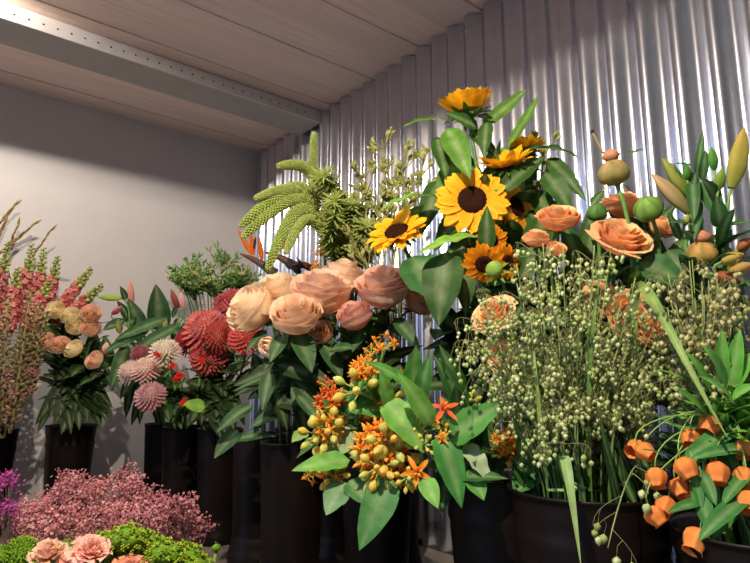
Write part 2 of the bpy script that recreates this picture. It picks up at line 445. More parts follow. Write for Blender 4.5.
def m_sepals(o, axis, R, c=G_MID, n=5):
    axis = axis.normalized(); s, w = perp(axis); m = MB()
    m.blob(o - axis * R * .28, axis, R * .27, R * .4, c, c, 8, 4)
    for k in range(n):
        f = 2 * PI * k / n + uni(-.2, .2); rad = s * math.cos(f) + w * math.sin(f)
        m.ribbon(o + rad * R * .15 - axis * R * .02, (rad + axis * .15).normalized(), axis, R * .85, R * .26, lance, uni(.1, 1.1), .2, 0, c, c, None, 5, 2)
    return m
def m_pompon(o, axis, R, c_out, c_in, c_eye, n=150, pl=.5, pw=.16, deep=-.35, curl=.5):
    "many narrow petals from the outside of a dome to its eye"
    axis = axis.normalized(); s, w = perp(axis); m = MB()
    for k in range(n):
        q = (k + .5) / n; el = deep + (PI / 2 - deep) * q ** 1.15; f = k * 2.39996
        rad = s * math.cos(f) + w * math.sin(f)
        d = (rad * math.cos(el) + axis * math.sin(el)); nn = axis * math.cos(el) - rad * math.sin(el)
        L = R * pl * (1.15 - .5 * q) * uni(.9, 1.1)
        c = mix(c_out, c_in, min(1, q * 1.25)) if q < .85 else mix(c_in, c_eye, (q - .85) / .15)
        c = jit(c, .08)
        m.ribbon(o + d * R * (.48 - .1 * q), d, nn, L, R * pw * (1.1 - .4 * q), obov, -curl * uni(.6, 1.2), .45, 0, mix(c, c_out, .4), c, None, 4, 2)
    m.blob(o - axis * R * .45, axis, R * .6, R * 1.05, c_out, c_in, 10, 6)
    return m
def m_lilybud(o, axis, r, L, c0, c1):
    m = MB(); prof = []
    for i in range(11):
        t = i / 10; prof.append((r * max(.05, (math.sin(PI * min(1, t * .9 + .08)) ** .75) * (1.0 - .25 * t)), L * t))
    m.lathe(o, axis, prof, 15, lambda t, f: mix(mix(c0, c1, t), c0, .35 * (math.cos(3 * f) < -.5)), 3, .12)
    return m
def m_star(mb, o, axis, R, c0, c1, crown=None, npet=5, reflex=.2):
    axis = axis.normalized(); s, w = perp(axis); ph = uni(0, 6)
    for k in range(npet):
        f = ph + 2 * PI * k / npet; rad = s * math.cos(f) + w * math.sin(f)
        mb.ribbon(o, (rad - axis * reflex * uni(.2, 1.4)).normalized(), axis, R * uni(.85, 1.1), R * .42, lance, uni(-.3, .4), .35, 0, c0, c1, None, 4, 2)
    if crown:
        for k in range(5):
            f = ph + 2 * PI * (k + .5) / 5; rad = s * math.cos(f) + w * math.sin(f)
            mb.blob(o + rad * R * .08, (axis + rad * .5).normalized(), R * .09, R * .42, crown, crown, 5, 3)

exec_after = []
# ------------------------------------------------------------------ SUNFLOWERS
SUNC = (H('f2aa10'), H('ffd22c'))
SUN = [  # px, py, Y, R, axis, cup, petals, label, leaves [(base, tip, W, Ybase, Ytip, colour, kw)]
 (472, 200, 1.12, .074, ax(-.08, 1, .12), .12, 19, 'largest open sunflower facing out with wide dark brown centre', [
   ((487, 250), (487, 206), .034, 1.06, 1.03, G_DARK, dict(bend=.3)), ((477, 236), (417, 253), .044, 1.08, 1.04, G_BRI, dict(bend=.5, face=.35)),
   ((447, 252), (438, 326), .078, 1.08, 1.06, G_DARK, dict(bend=.5)), ((462, 246), (466, 315), .05, 1.12, 1.1, G_DARK, dict(bend=.5))]),
 (397, 232, 1.14, .066, ax(-.35, .62, .62), .25, 17, 'sunflower tilted upwards over the peach roses, yellow petals round a dark eye', [
   ((437, 197), (379, 208), .042, 1.16, 1.1, G_BRI, dict(bend=.7, face=.3)), ((413, 256), (438, 300), .075, 1.12, 1.07, H('3c6a38'), dict(bend=.35, shape=broad)),
   ((402, 225), (424, 205), .03, 1.18, 1.17, G_MID, dict())]),
 (468, 113, 1.17, .074, ax(-.15, .10, 1), 1.05, 22, 'topmost sunflower seen from the side with upright petals', [
   ((452, 122), (402, 125), .040, 1.17, 1.12, G_MID, dict(bend=.6, face=.3)), ((448, 128), (470, 178), .052, 1.14, 1.08, G_MID, dict(bend=.35)),
   ((437, 137), (446, 178), .04, 1.18, 1.13, G_DARK, dict(bend=.3)), ((487, 122), (484, 158), .032, 1.16, 1.13, G_DARK, dict()),
   ((482, 126), (526, 90), .034, 1.18, 1.18, G_MID, dict(bend=-.3, shape=lance)), ((478, 128), (445, 112), .03, 1.16, 1.13, G_DARK, dict(bend=.3)),
   ((470, 130), (500, 160), .03, 1.18, 1.16, G_DARK, dict())]),
 (506, 166, 1.16, .066, ax(-.25, .45, .85), .75, 14, 'sunflower with narrow upright petals just above the largest sunflower', [
   ((500, 192), (546, 155), .04, 1.13, 1.15, G_DARK, dict(bend=.5)), ((508, 146), (539, 96), .026, 1.18, 1.2, G_MID, dict(bend=-.2, shape=lance))]),
 (525, 150, 1.22, .052, ax(.1, .1, 1), .85, 18, 'small sunflower cupped upwards against the metal wall', [
   ((522, 152), (580, 156), .056, 1.19, 1.14, G_DARK, dict(bend=.9, face=.25)), ((548, 158), (586, 200), .035, 1.18, 1.12, G_DARK, dict(bend=.5)),
   ((545, 172), (572, 212), .045, 1.15, 1.12, G_DARK, dict(bend=.6)), ((520, 158), (500, 148), .03, 1.2, 1.2, G_MID, dict())]),
 (516, 207, 1.18, .058, ax(.55, .75, .1), .1, 17, 'sunflower half hidden behind the largest one, turned sideways', [
   ((530, 210), (560, 260), .05, 1.2, 1.15, G_DARK, dict()), ((500, 200), (470, 290), .06, 1.2, 1.16, G_DARK, dict()), ((545, 215), (520, 290), .06, 1.18, 1.15, G_DARK, dict()), ((440, 180), (420, 235), .05, 1.22, 1.2, G_DARK, dict()), ((490, 150), (520, 195), .05, 1.22, 1.2, G_MID, dict()), ((455, 160), (440, 210), .05, 1.2, 1.18, G_MID, dict()), ((535, 190), (555, 235), .05, 1.2, 1.16, G_DARK, dict())]),
]
for (px, py, Y, R, axis, cup, npet, lab, lvs) in SUN:
    bk = B['sun']; o = at(px, py, Y)
    t = thing('sunflower', lab, 'flower', bk.o, 'sunflowers')
    P, D, S = m_sunflower(o, axis, R, cup, npet, SUNC)
    P.build('ray_petals', 'petal', t); D.build('seed_disc', 'fuzzy', t); S.build('sepals', 'leaf', t)
    pth = stem_curve(bk, o - axis * R * .25, axis, .06); stem_part(t, pth, .006, .0042, H('557a38'))
    for (p0, p1, W, Y0, Y1, c, kw) in lvs: pleaf(t, p0, p1, W * 1.25, Y0, Y1, c, **{**dict(wave=.14), **kw})
    for k in range(3): pleaf(t, (500 + uni(-35, 35), 225 + uni(-40, 40)), (uni(432, 572), uni(135, 270)), uni(.055, .075), 1.29, 1.25, G_DARK, bend=.5, wave=.15)
    for k in range(5): pleaf(t, (505 + uni(-40, 40), 370 + uni(-60, 40)), (uni(418, 545), uni(265, 410)), uni(.06, .085), 1.27, 1.22, H('2d461f'), bend=.6)
    for k in range(8): rleaf(t, pth, uni(.45, .85), uni(.08, .13), uni(.05, .08), G_DARK, .8)
for (px, py, Y, R, axis, lab) in [(484, 264, 1.02, .040, ax(-.2, .8, -.5), 'small orange yellow sunflower drooping under the largest one with thin petals'),
                                   (507, 262, 1.05, .034, ax(.4, .8, -.35), 'small drooping orange yellow sunflower beside the quaking grass'),
                                   (492, 240, 1.10, .032, ax(.1, .9, -.2), 'small orange sunflower tucked beneath the largest dark centre')]:
    bk = B['sun']; o = at(px, py, Y)
    t = thing('sunflower', lab, 'flower', bk.o, 'sunflowers')
    P, D, S = m_sunflower(o, axis, R, .1, 12, (H('d9780c'), H('f2a81e')))
    P.build('ray_petals', 'petal', t); D.build('seed_disc', 'fuzzy', t); S.build('sepals', 'leaf', t)
    pth = stem_curve(bk, o - axis * R * .3, axis, .03); stem_part(t, pth, .004, .003, H('557a38'))
    for k in range(5): rleaf(t, pth, uni(.5, .9), .09, .055, G_DARK)
# closed green bud beside them
o = at(497, 272, 1.0); t = thing('sunflower', 'closed green sunflower bud in front of the drooping orange one', 'flower bud', B['sun'].o)
m = m_sepals(o, ax(-.5, .6, .3), .028, H('6f9a40'), 8); m.blob(o - ax(-.5, .6, .3) * .004, ax(-.5, .6, .3), .016, .03, H('6f9a40'), H('93b552'), 12, 6); m.build('bud', 'leaf', t)
stem_part(t, stem_curve(B['sun'], o, ax(-.5, .6, .3), .03), .004, .003)

# ------------------------------------------------------------------ PEACH ROSES
PR = [  # px, py of the bloom centre, Y, Rpx, axis, tone, label
 (252, 309, 1.32, 23, ax(-.6, .55, .35), 0, 'cream peach rose at the outer end of the peach cluster beside the coral chrysanthemums'),
 (278, 293, 1.36, 22, ax(-.2, .5, .75), 0, 'tall peach rose between the outer cream rose and the big open one'),
 (296, 315, 1.22, 22, ax(-.05, .72, .6), .15, 'front peach rose with cream spiral heart, lowest of the open cluster'),
 (322, 293, 1.28, 26, ax(.05, .45, .85), .35, 'big open peach rose with pink sides in the middle of the cluster'),
 (344, 277, 1.38, 20, ax(.25, .3, .9), .2, 'pale peach rose at the back behind the big open rose'),
 (355, 316, 1.24, 16, ax(-.25, .5, .6), .75, 'small pink tinged rose hanging below the big open rose'),
 (384, 288, 1.27, 24, ax(-.1, .55, .75), .5, 'pinkish peach rose right below the tilted sunflower'),
 (420, 300, 1.32, 16, ax(.6, .5, .4), .9, 'deep pink edged rose half hidden behind a round green leaf'),
 (319, 333, 1.30, 13, ax(.0, .8, .2), .3, 'small peach rose tucked beneath the front rose'),
 (270, 347, 1.26, 10, ax(-.4, .7, -.5), .1, 'tiny drooping peach rose below the outer cream rose'),
]
PRL = {0: [((266, 330), (246, 352), .035)], 2: [((297, 332), (312, 372), .075), ((284, 335), (270, 362), .05)], 3: [((322, 335), (342, 380), .07), ((306, 372), (292, 402), .055)],
       1: [((287, 408), (250, 427), .055), ((252, 405), (216, 432), .06)], 4: [((232, 440), (276, 436), .052), ((238, 430), (214, 458), .06)],
       5: [((330, 350), (356, 348), .05), ((298, 395), (322, 425), .045)], 6: [((372, 312), (352, 352), .06), ((395, 318), (420, 350), .05)], 8: [((281, 372), (233, 391), .022), ((285, 376), (268, 395), .03)],
       9: [((270, 372), (262, 410), .05)]}
for i, (px, py, Y, rp, axis, tone, lab) in enumerate(PR):
    bk = B['rose'] if px > 270 else B['rose2']
    axis = V((axis.x, axis.y * .95, axis.z + .12)).normalized(); R = rp / FPX * Y * 1.1; c = at(px, py, Y); o = c - axis * R * .85
    t = thing('rose', lab, 'flower', bk.o, 'peach roses')
    ci = mix(H('fadcb2'), H('f4bea8'), tone); ce = mix(H('fdeaca'), H('f2b4a8'), tone); cb = mix(H('f4bc92'), H('e08a84'), tone)
    m_rose(o, axis, R, ci, ce, cb, 1.75, .16 if rp > 16 else .06).build('bloom', 'petal', t)
    m_sepals(o, axis, R * .8).build('sepals', 'leaf', t)
    pth = stem_curve(bk, o - axis * R * .2, axis, .06); stem_part(t, pth, .004, .003, H('4a4a2c'), H('6b7a45'))
    for k in range(2): pleaf(t, (350 + uni(-20, 30), 400 + uni(-40, 30)), (uni(325, 425), uni(325, 430)), uni(.055, .075), 1.42, 1.38, H('2d421f'), bend=.6)
    for k in range(3): pleaf(t, (290 + uni(-25, 25), 370 + uni(-20, 30)), (uni(232, 338), uni(348, 448)), uni(.045, .065), Y + .06, Y + .04, H('2d421f'), bend=.5)
    for (p0, p1, W) in PRL.get(i, []): pleaf(t, p0, p1, W * .85, Y + .02, Y - .02, H('3d6236'), bend=.4, face=.5)
    for k in range(12): rleaf(t, pth, uni(.35, .88), uni(.06, .10), uni(.045, .065), H('2d4a1f'), .5)

# ------------------------------------------------------------------ CREAM ROSES
CR = [(56, 311, 'cream yellow rose topmost beside the red snapdragons'), (71, 317, 'cream rose with pink rim behind the central pair'), (76, 328, 'creamy rose in the middle of the upper row'),
      (91, 315, 'pink rimmed rose high at the lily side of the cream roses'), (91, 330, 'pink and cream rose under the pink rimmed one near the lilies'), (47, 343, 'peach tinted rose at the snapdragon end of the lower row'),
      (61, 346, 'orange rimmed cream rose in the middle of the lower row'), (75, 350, 'pale yellow rose at the lily end of the lower row'), (96, 361, 'lowest peach rose alone under the cream roses')]
for i, (px, py, lab) in enumerate(CR):
    Y = 1.92 - .05 * (i > 4); R = 9.5 / FPX * Y; axis = ax(uni(-.4, .4), .8, uni(.25, .7)); o = at(px, py, Y) - axis * R * .6; bk = B['cream']
    t = thing('rose', lab, 'flower', bk.o, 'cream and pink roses')
    pk = (i in (3, 4, 5, 6, 8))
    m_rose(o, axis, R, H('f8eabc'), H('f0bcaa') if pk else H('f8ecc4'), H('f4dca4') if not pk else H('f0b8a0'), 1.55, .1).build('bloom', 'petal', t)
    m_sepals(o, axis, R * .8).build('sepals', 'leaf', t)
    pth = stem_curve(bk, o - axis * R * .2, axis, .06); stem_part(t, pth, .0035, .0025, H('44502c'))
    for k in range(6): pleaf(t, (75 + uni(-15, 15), 380 + uni(-15, 20)), (uni(34, 116), uni(364, 434)), uni(.05, .08), 1.98, 1.9, H('2d401f'), bend=.6)
    for k in range(13): rleaf(t, pth, uni(.25, .88), uni(.07, .13), uni(.045, .07), H('2d481f'))

# ------------------------------------------------------------------ SNAPDRAGONS
SD = [((-4, 330), (8, 242), 'budded snapdragon spike nearest the picture edge beside thin grassy buds'), ((20, 325), (32, 244), 'slim green tipped snapdragon spike between two thicker ones'), ((34, 325), (44, 248), 'tall thick green tipped snapdragon spike in the middle'),
      ((44, 322), (58, 256), 'snapdragon spike with pale yellow green tip next to the tall middle one'), ((52, 318), (92, 268), 'snapdragon spike leaning out towards the lilies, upper of two'), ((55, 326), (103, 285), 'snapdragon spike leaning out towards the lilies, lower of two'),
      ((8, 330), (18, 268), 'short red snapdragon spike in front of the slim tall one'), ((28, 330), (50, 280), 'short pink red snapdragon above the cream roses'), ((-12, 335), (-6, 262), 'red snapdragon spike cut by the picture edge')]
def m_snap(o, out, R, c, c2):
    m = SNAP_T; s, w = perp(out)
    m.blob(o, out, R * .4, R * .8, c2, c, 6, 3)
    for sg, k in ((1, 3), (-1, 2)):
        for j in range(k):
            f = (j - (k - 1) / 2) * .9
            d = (out * .6 + (w * sg * math.cos(f) + s * math.sin(f)) * .8).normalized()
            m.ribbon(o + out * R * .6, d, (out - d * .3), R * .8, R * .7, broad, uni(.2, 1.0), -.2, .2, c2, jit(c, .12), None, 3, 2)
for i, (p0, p1, lab) in enumerate(SD):
    Y = 1.96 if i < 6 else 1.88; a = at(p0[0], p0[1], Y); b = at(p1[0], p1[1], Y + .04); bk = B['snap']
    t = thing('snapdragon', lab, 'flower', bk.o, 'red snapdragons')
    axis = (b - a).normalized(); low = stem_curve(bk, a, axis, .06, 8)
    up = [a + (b - a) * q + Z * .01 * math.sin(q * PI) for q in [j / 8 for j in range(1, 9)]]
    stem_part(t, low + up, .003, .0015, H('5d7a3c'))
    SNAP_T = MB(); BUD = MB()
    n = 62
    s, w = perp(axis)
    for k in range(n):
        q = k / n; f = k * 2.4; p = a + (b - a) * q; out = (s * math.cos(f) + w * math.sin(f) + axis * .35).normalized()
        if q < .62: m_snap(p + out * .006, out, .022 * (1 - .4 * q), mix(H('c4505a'), H('e49a90'), uni(0, 1)), mix(H('ecb494'), H('b43c4a'), uni(.2, 1)))
        else:
            q2 = (q - .62) / .38
            BUD.blob(p + out * .002, out, .0085 * (1 - .55 * q2), .022 * (1 - .5 * q2), H('7f9a42'), mix(H('b4c46a'), H('d9b070'), uni(0, .5)), 6, 3)
    BUD.build('green_tip', 'leaf', t); SNAP_T.build('blossom_spike', 'petal', t)
    for k in range(3): rleaf(t, low, uni(.6, .95), .08, .014, G_MID, .4, lance)
# thin grassy budded sprays
for i, (p0, p1, lab) in enumerate([((-8, 232), (17, 203), 'thin green yellow budded spray highest at the picture edge'), ((-6, 258), (38, 221), 'thin bronze budded spray below the highest one'),
                                   ((6, 292), (55, 225), 'thin bronze budded spray leaning farthest over the snapdragons'), ((-4, 275), (20, 220), 'short thin bronze budded spray at the picture edge'), ((-8, 250), (6, 220), 'stubby green spray tip cut by the picture edge')]):
    Y = 2.05; a = at(p0[0], p0[1], Y); b = at(p1[0], p1[1], Y); bk = B['snap']
    t = thing('grassy_spray', lab, 'flower', bk.o, 'thin budded sprays')
    axis = (b - a).normalized(); stem_part(t, stem_curve(bk, a, axis, .08, 8), .0015, .0012, H('7a6a3c'))
    m = MB(); m.tube([a + (b - a) * q - Z * .006 * math.sin(q * PI) for q in (0, .25, .5, .75, .9)], .002, .001, H('8a6a48'), 5)
    s, w = perp(axis)
    for k in range(10):
        q = .1 + .8 * k / 9; f = k * 2.6; out = s * math.cos(f) + w * math.sin(f)
        m.blob(a + (b - a) * q, (axis + out * .14).normalized(), .004, .036, H('8a7a42'), mix(H('a8a050'), H('b88a58'), uni(0, 1)), 6, 4, .4)
    m.build('bud_tip', 'leaf', t)
# speckled bud spikes in front
for i, (p0, p1, lab) in enumerate([((12, 425), (31, 289), 'tall olive bud spike leaning over the snapdragons'), ((18, 400), (39, 303), 'olive bud spike with white tip next to the cream roses'), ((28, 395), (46, 312), 'olive brown bud spike closest to the cream roses'),
                                   ((2, 415), (8, 296), 'upright olive bud spike in front of the red snapdragons'), ((-6, 420), (0, 318), 'olive bud spike cut by the picture edge'), ((6, 430), (20, 330), 'short pinkish bud spike between the taller olive ones')]):
    Y = 1.62 + .02 * i; a = at(p0[0], p0[1], Y); b = at(p1[0], p1[1], Y); bk = B['snap']
    t = thing('bud_spike', lab, 'flower', bk.o, 'olive bud spikes')
    axis = (b - a).normalized(); low = stem_curve(bk, a, axis, .08, 8)
    stem_part(t, low + [a + (b - a) * q for q in (.2, .4, .6, .8, .97)], .0045, .003, H('5a4a34'), H('8a8048'))
    m = MB(); s, w = perp(axis)
    for k in range(70):
        q = k / 70; f = k * 2.4; out = s * math.cos(f) + w * math.sin(f); p = a + (b - a) * q
        pale = uni(0, 1)
        c = mix(H('7d6f42'), H('c9a88a'), pale * .7) if q < .8 else mix(H('9a9450'), H('e4d8b4'), pale)
        m.blob(p + out * .004, (axis * .8 + out).normalized(), .0062 * (1 - .4 * q), .021 * (1.1 - .5 * q), H('76673c'), c, 6, 3, .6)
    m.build('bud_column', 'leaf', t)
    f = MB()
    for k in range(7):
        q = uni(0, .45); p = a + (b - a) * q; fa = uni(0, 6); out = s * math.cos(fa) + w * math.sin(fa)
        m_star(f, p + out * .012, (out + V((0, -.8, .2))).normalized(), .017, H('8a5058'), jit(H('cfa098'), .1), None, 5, -.5)
    f.build('star_blossom', 'petal', t)

# ------------------------------------------------------------------ PINK LILIES
def lily(bk, lab, group, buds, leaves, c_leaf, cat='flower', stem_to=None, Yd=2.0):
    t = thing('lily', lab, cat, bk.o, group)
    top = at(stem_to[0], stem_to[1], Yd); pth = stem_curve(bk, top, ax(uni(-.2, .2), .2, 1), .08)
    stem_part(t, pth, .005, .0035, H('4f7a3a'))
    for (p0, p1, r, c0, c1) in buds:
        a = at(p0[0], p0[1], Yd - .01); b = at(p1[0], p1[1], Yd - .02); L = (b - a).length
        m_lilybud(a, (b - a), r, L, c0, c1).build('bud', 'petal', t)
        m = MB(); q = pth[-2]; m.tube(bez(q, q + Z * .02, a - (b - a).normalized() * .03, a, 6), .0028, .0024, H('6f9048'), 6); m.build('bud_stalk', 'stem', t)
    for (p0, p1, W, sh) in leaves: pleaf(t, p0, p1, W, Yd, Yd - .03, c_leaf, bend=.45, shape=sh, face=.6)
    if bk is B['lily']:
        for k in range(4): pleaf(t, (150 + uni(-15, 15), 350 + uni(-15, 20)), (uni(106, 166), uni(350, 428)), uni(.045, .07), Yd, Yd - .05, H('2d441f'), bend=.5, shape=lance)
    for k in range(9): rleaf(t, pth, uni(.4, .95), uni(.08, .12), uni(.026, .04), c_leaf, .5, lance)
PK = H('d98a86'); PKG = H('a8a060'); LG = H('2c5230')
lily(B['lily'], 'pink lily with pointed upright pink bud and broad dark leaf', 'pink lilies', [((132, 306), (130, 280), .013, PK, H('e6a898'))], [((136, 330), (117, 300), .05, ovate), ((142, 335), (128, 298), .075, ovate)], LG, stem_to=(138, 328), Yd=2.0)
lily(B['lily'], 'pink lily with the tallest pointed dark green leaf', 'pink lilies', [((149, 322), (152, 306), .012, PKG, H('c9b070'))], [((160, 332), (156, 284), .095, ovate), ((172, 318), (182, 300), .03, lance)], LG, stem_to=(158, 330), Yd=1.98)
lily(B['lily'], 'pink lily with brownish pink buds beside the coral chrysanthemums', 'pink lilies', [((178, 308), (171, 289), .012, H('8a4440'), H('b5645a')), ((184, 310), (181, 291), .012, H('d9a09a'), H('ecc4ba')), ((165, 330), (166, 318), .010, PKG, H('b9b060'))], [((165, 325), (190, 345), .05, ovate)], LG, stem_to=(175, 325), Yd=1.96)
lily(B['lily'], 'pink lily with green bud pointing towards the snapdragons', 'pink lilies', [((121, 298), (98, 297), .013, H('b8c860'), H('8fb048')), ((112, 314), (122, 306), .011, H('b06078'), H('dc8090')), ((118, 322), (120, 334), .013, H('7f8a42'), H('9fa050'))], [((126, 300), (120, 286), .03, ovate), ((125, 320), (103, 330), .05, lance)], LG, stem_to=(128, 322), Yd=1.94)
lily(B['lily'], 'pink lily with long glossy leaves arching over the pompons', 'pink lilies', [((106, 354), (107, 342), .014, H('d9a098'), H('f0c8b8'))], [((168, 318), (114, 340), .05, lance), ((178, 326), (128, 356), .06, lance), ((150, 330), (104, 352), .05, lance), ((128, 345), (110, 390), .06, ovate)], H('35602f'), stem_to=(150, 336), Yd=1.88)

# ------------------------------------------------------------------ GREEN AND CREAM FILLER
for i in range(16):
    f = i / 15; px = 183 + 60 * ((i * 5) % 16) / 15; py = uni(243, 280); bk = B['filler']
    Y = uni(2.02, 2.22); o = at(px, py + 22, Y); axis = ax((px - 212) / 60, .25, 1)
    t = thing('filler_flower', 'airy green filler sprig with tiny leaves and cream buds above the coral chrysanthemums', 'flower', bk.o, 'green and cream filler sprigs')
    pth = stem_curve(bk, o, axis, .1); stem_part(t, pth, .003, .002, H('5f7a40'))
    m = MB(); g = MB()
    for k in range(13):
        d = (axis + V((uni(-.9, .9), uni(-.9, .4), uni(-.3, .6)))).normalized(); L = uni(.04, .10)
        e = o + d * L; m.tube([o, o + d * L * .5 + Z * .004, e], .0012, .0008, H('6a8a48'), 4)
        for q in range(9):
            p = o + d * L * uni(.25, 1)
            m.ribbon(p, (d + V((uni(-1, 1), uni(-1, 1), uni(-.2, 1)))).normalized(), V((uni(-1, 1), -1, 1)), uni(.018, .034), .0095, lance, uni(0, 1), .2, 0, jit(H('5d8a45'), .2), jit(H('7aa858'), .2), None, 3, 2)
        if k % 2 or py > 265: m_star(g, e, (d + V((0, -.5, 0))).normalized(), uni(.009, .015), H('cfc08a'), mix(H('efe2bc'), H('e6b9a0'), uni(0, 1)), H('d9c070'), 5, -.6)
    m.build('leafy_spray', 'leaf', t); g.build('cream_blossom', 'petal', t)

# ------------------------------------------------------------------ CHRYSANTHEMUMS
CM = [(203, 326, 1.74, 25, ax(-.25, .75, .6), 'c85c58', 'f0a096', 'largest coral chrysanthemum at the lily side'), (233, 304, 1.84, 25, ax(.05, .6, .8), 'b04c52', 'dc7c78', 'coral chrysanthemum at the top below the green filler'),
      (206, 355, 1.74, 21, ax(-.2, .9, .1), 'b4484c', 'e47c78', 'coral chrysanthemum at the bottom, above the red blossoms'), (246, 335, 1.62, 19, ax(.1, .8, .55), 'c85050', 'ec8474', 'light coral chrysanthemum against the peach roses'),
      (222, 336, 1.70, 17, ax(.5, .6, .1), 'b84a44', 'dc7868', 'side facing coral chrysanthemum between the largest and the light one'), (185, 340, 1.80, 16, ax(-.6, .6, .3), 'a83040', 'cf5058', 'small dark coral chrysanthemum behind the white pompon')]
for (px, py, Y, rp, axis, c0, c1, lab) in CM:
    bk = B['mum']; R = rp / FPX * Y; c = at(px, py, Y)
    t = thing('chrysanthemum', lab, 'flower', bk.o, 'coral chrysanthemums')
    m_pompon(c - axis * R * .2, axis, R, H(c0), H(c1), H(c0), 170, .52, .17, -.45, .45).build('bloom', 'petal', t)
    pth = stem_curve(bk, c - axis * R * .5, axis, .05); stem_part(t, pth, .0035, .003, H('5a5a38'))
    for k in range(5): pleaf(t, (215 + uni(-12, 12), 390 + uni(-15, 15)), (uni(182, 246), uni(375, 440)), uni(.05, .075), 1.8, 1.74, H('2d441f'), bend=.6)
    for k in range(10): rleaf(t, pth, uni(.3, .85), .085, .055, H('2d4c1f'))
for k in range(0): pass
CP = [(163, 350, 1.70, 19, ax(-.15, .65, .75), 'e2cfc0', 'f4ecd8', 'd8d070', 'white pompon chrysanthemum highest of the pale ones'), (128, 370, 1.72, 15, ax(-.5, .6, .6), 'dcb8b0', 'f0dcd0', 'e0d890', 'pale pompon chrysanthemum farthest out towards the cream roses'),
      (145, 367, 1.66, 17, ax(-.05, .6, .8), 'd8a8a4', 'f2e0cc', 'd8c860', 'cream pompon chrysanthemum with yellow eye in the middle of the pale ones'), (148, 394, 1.62, 18, ax(-.25, .75, .6), 'c08890', 'ddb4b0', 'a88a60', 'dusky pink pompon chrysanthemum lowest of the pale ones'),
      (139, 352, 1.80, 11, ax(-.1, .7, .5), 'a86068', 'b87478', 'a05058', 'small dusky rose pompon behind the cream one')]
for (px, py, Y, rp, axis, c0, c1, c2, lab) in CP:
    bk = B['pompon']; R = rp / FPX * Y; c = at(px, py, Y)
    t = thing('chrysanthemum', lab, 'flower', bk.o, 'pale pompon chrysanthemums')
    m_pompon(c - axis * R * .2, axis, R, H(c0), H(c1), H(c2), 190, .46, .13, -.5, .35).build('bloom', 'petal', t)
    pth = stem_curve(bk, c - axis * R * .5, axis, .05); stem_part(t, pth, .0035, .003, H('5f7040'))
    for k in range(4): pleaf(t, (180 + uni(-12, 12), 400 + uni(-15, 15)), (uni(160, 212), uni(385, 432)), uni(.04, .06), 1.86, 1.76, H('2d4c1f'), bend=.6)
    for k in range(7): rleaf(t, pth, uni(.3, .8), .075, .05, H('33592e'))
for (px, py, lab) in [(172, 368, 'red blossom sprig just under the white pompon'), (181, 374, 'largest red blossom sprig below the white pompon'), (177, 380, 'red blossom sprig lowest of the three below the white pompon'),
                      (184, 402, 'single red blossom sprig hanging lowest above the dark vase'), (203, 363, 'small red blossom sprig in the shade under the coral chrysanthemums'), (158, 356, 'dark red budded sprig in front of the white pompon')]:
    bk = B['pompon']; o = at(px, py, 1.60); axis = ax(uni(-.5, .5), .7, .4)
    t = thing('red_blossom', lab, 'flower', bk.o, 'red blossom sprigs')
    m = MB()
    for k in range(5):
        m_star(m, o + V((uni(-.008, .008), uni(-.008, .008), uni(-.008, .008))), (axis + V((uni(-.6, .6), uni(-.5, .2), uni(-.5, .5)))).normalized(), .012, H('b81818'), H('ee3a2a'), None, 5, -.7)
    m.build('blossom', 'petal', t)
    pth = stem_curve(bk, o, axis, .05); stem_part(t, pth, .002, .0013, H('5a7a3c'))
    for k in range(4): rleaf(t, pth, uni(.75, .98), .045, .01, G_MID, .3, lance)
    if px == 184: pleaf(t, (205, 408), (183, 404), .05, 1.58, 1.56, G_BRI, bend=.5)

# ------------------------------------------------------------------ BIRD OF PARADISE
for (ps, pe, oranges, blues, lab) in [((275, 274), (240, 254), [((252, 256), (238, 229)), ((254, 256), (251, 232)), ((262, 262), (259, 236))], [((254, 250), (256, 236)), ((262, 268), (272, 256))], 'bird of paradise with two upright orange petals against the grey wall'),
                                  ((300, 270), (264, 252), [((285, 250), (294, 231)), ((282, 250), (290, 234))], [((276, 252), (269, 256)), ((290, 270), (284, 262))], 'bird of paradise with orange petal behind the curling green spikes'),
                                  ((322, 276), (292, 262), [((312, 268), (301, 262))], [((306, 270), (296, 257)), ((304, 268), (287, 265))], 'bird of paradise with dark blue tongue behind the peach roses')]:
    bk = B['strel']; Y = 1.82; a = at(ps[0], ps[1], Y); b = at(pe[0], pe[1], Y - .02)
    t = thing('bird_of_paradise', lab, 'flower', bk.o, 'bird of paradise flowers')
    m = MB(); m.tube([a + (b - a) * q + Z * .008 * math.sin(q * PI) for q in [j / 8 for j in range(9)]], lambda q: .016 * (1 - q) ** .8 + .0015, 0, H('6a6a52'), 10, H('7a4038')); m.build('spathe', 'leaf', t)
    for (p, q) in oranges:
        m = MB(); leaf_to(at(p[0], p[1], Y - .01), at(q[0], q[1], Y - .03), .022, H('e8701c'), .2, .8, .35, 0, lance, 0, H('f2902c'), 6, None, m); m.build('orange_petal', 'petal', t)
    for (p, q) in blues:
        m = MB(); leaf_to(at(p[0], p[1], Y - .02), at(q[0], q[1], Y - .03), .012, H('2c3050'), .1, .8, .5, 0, lance, 0, H('4a4f78'), 5, None, m); m.build('blue_tongue', 'petal', t)
    stem_part(t, stem_curve(bk, a, (V((.5, 0, 1))), .08), .008, .007, H('5a6a44'))

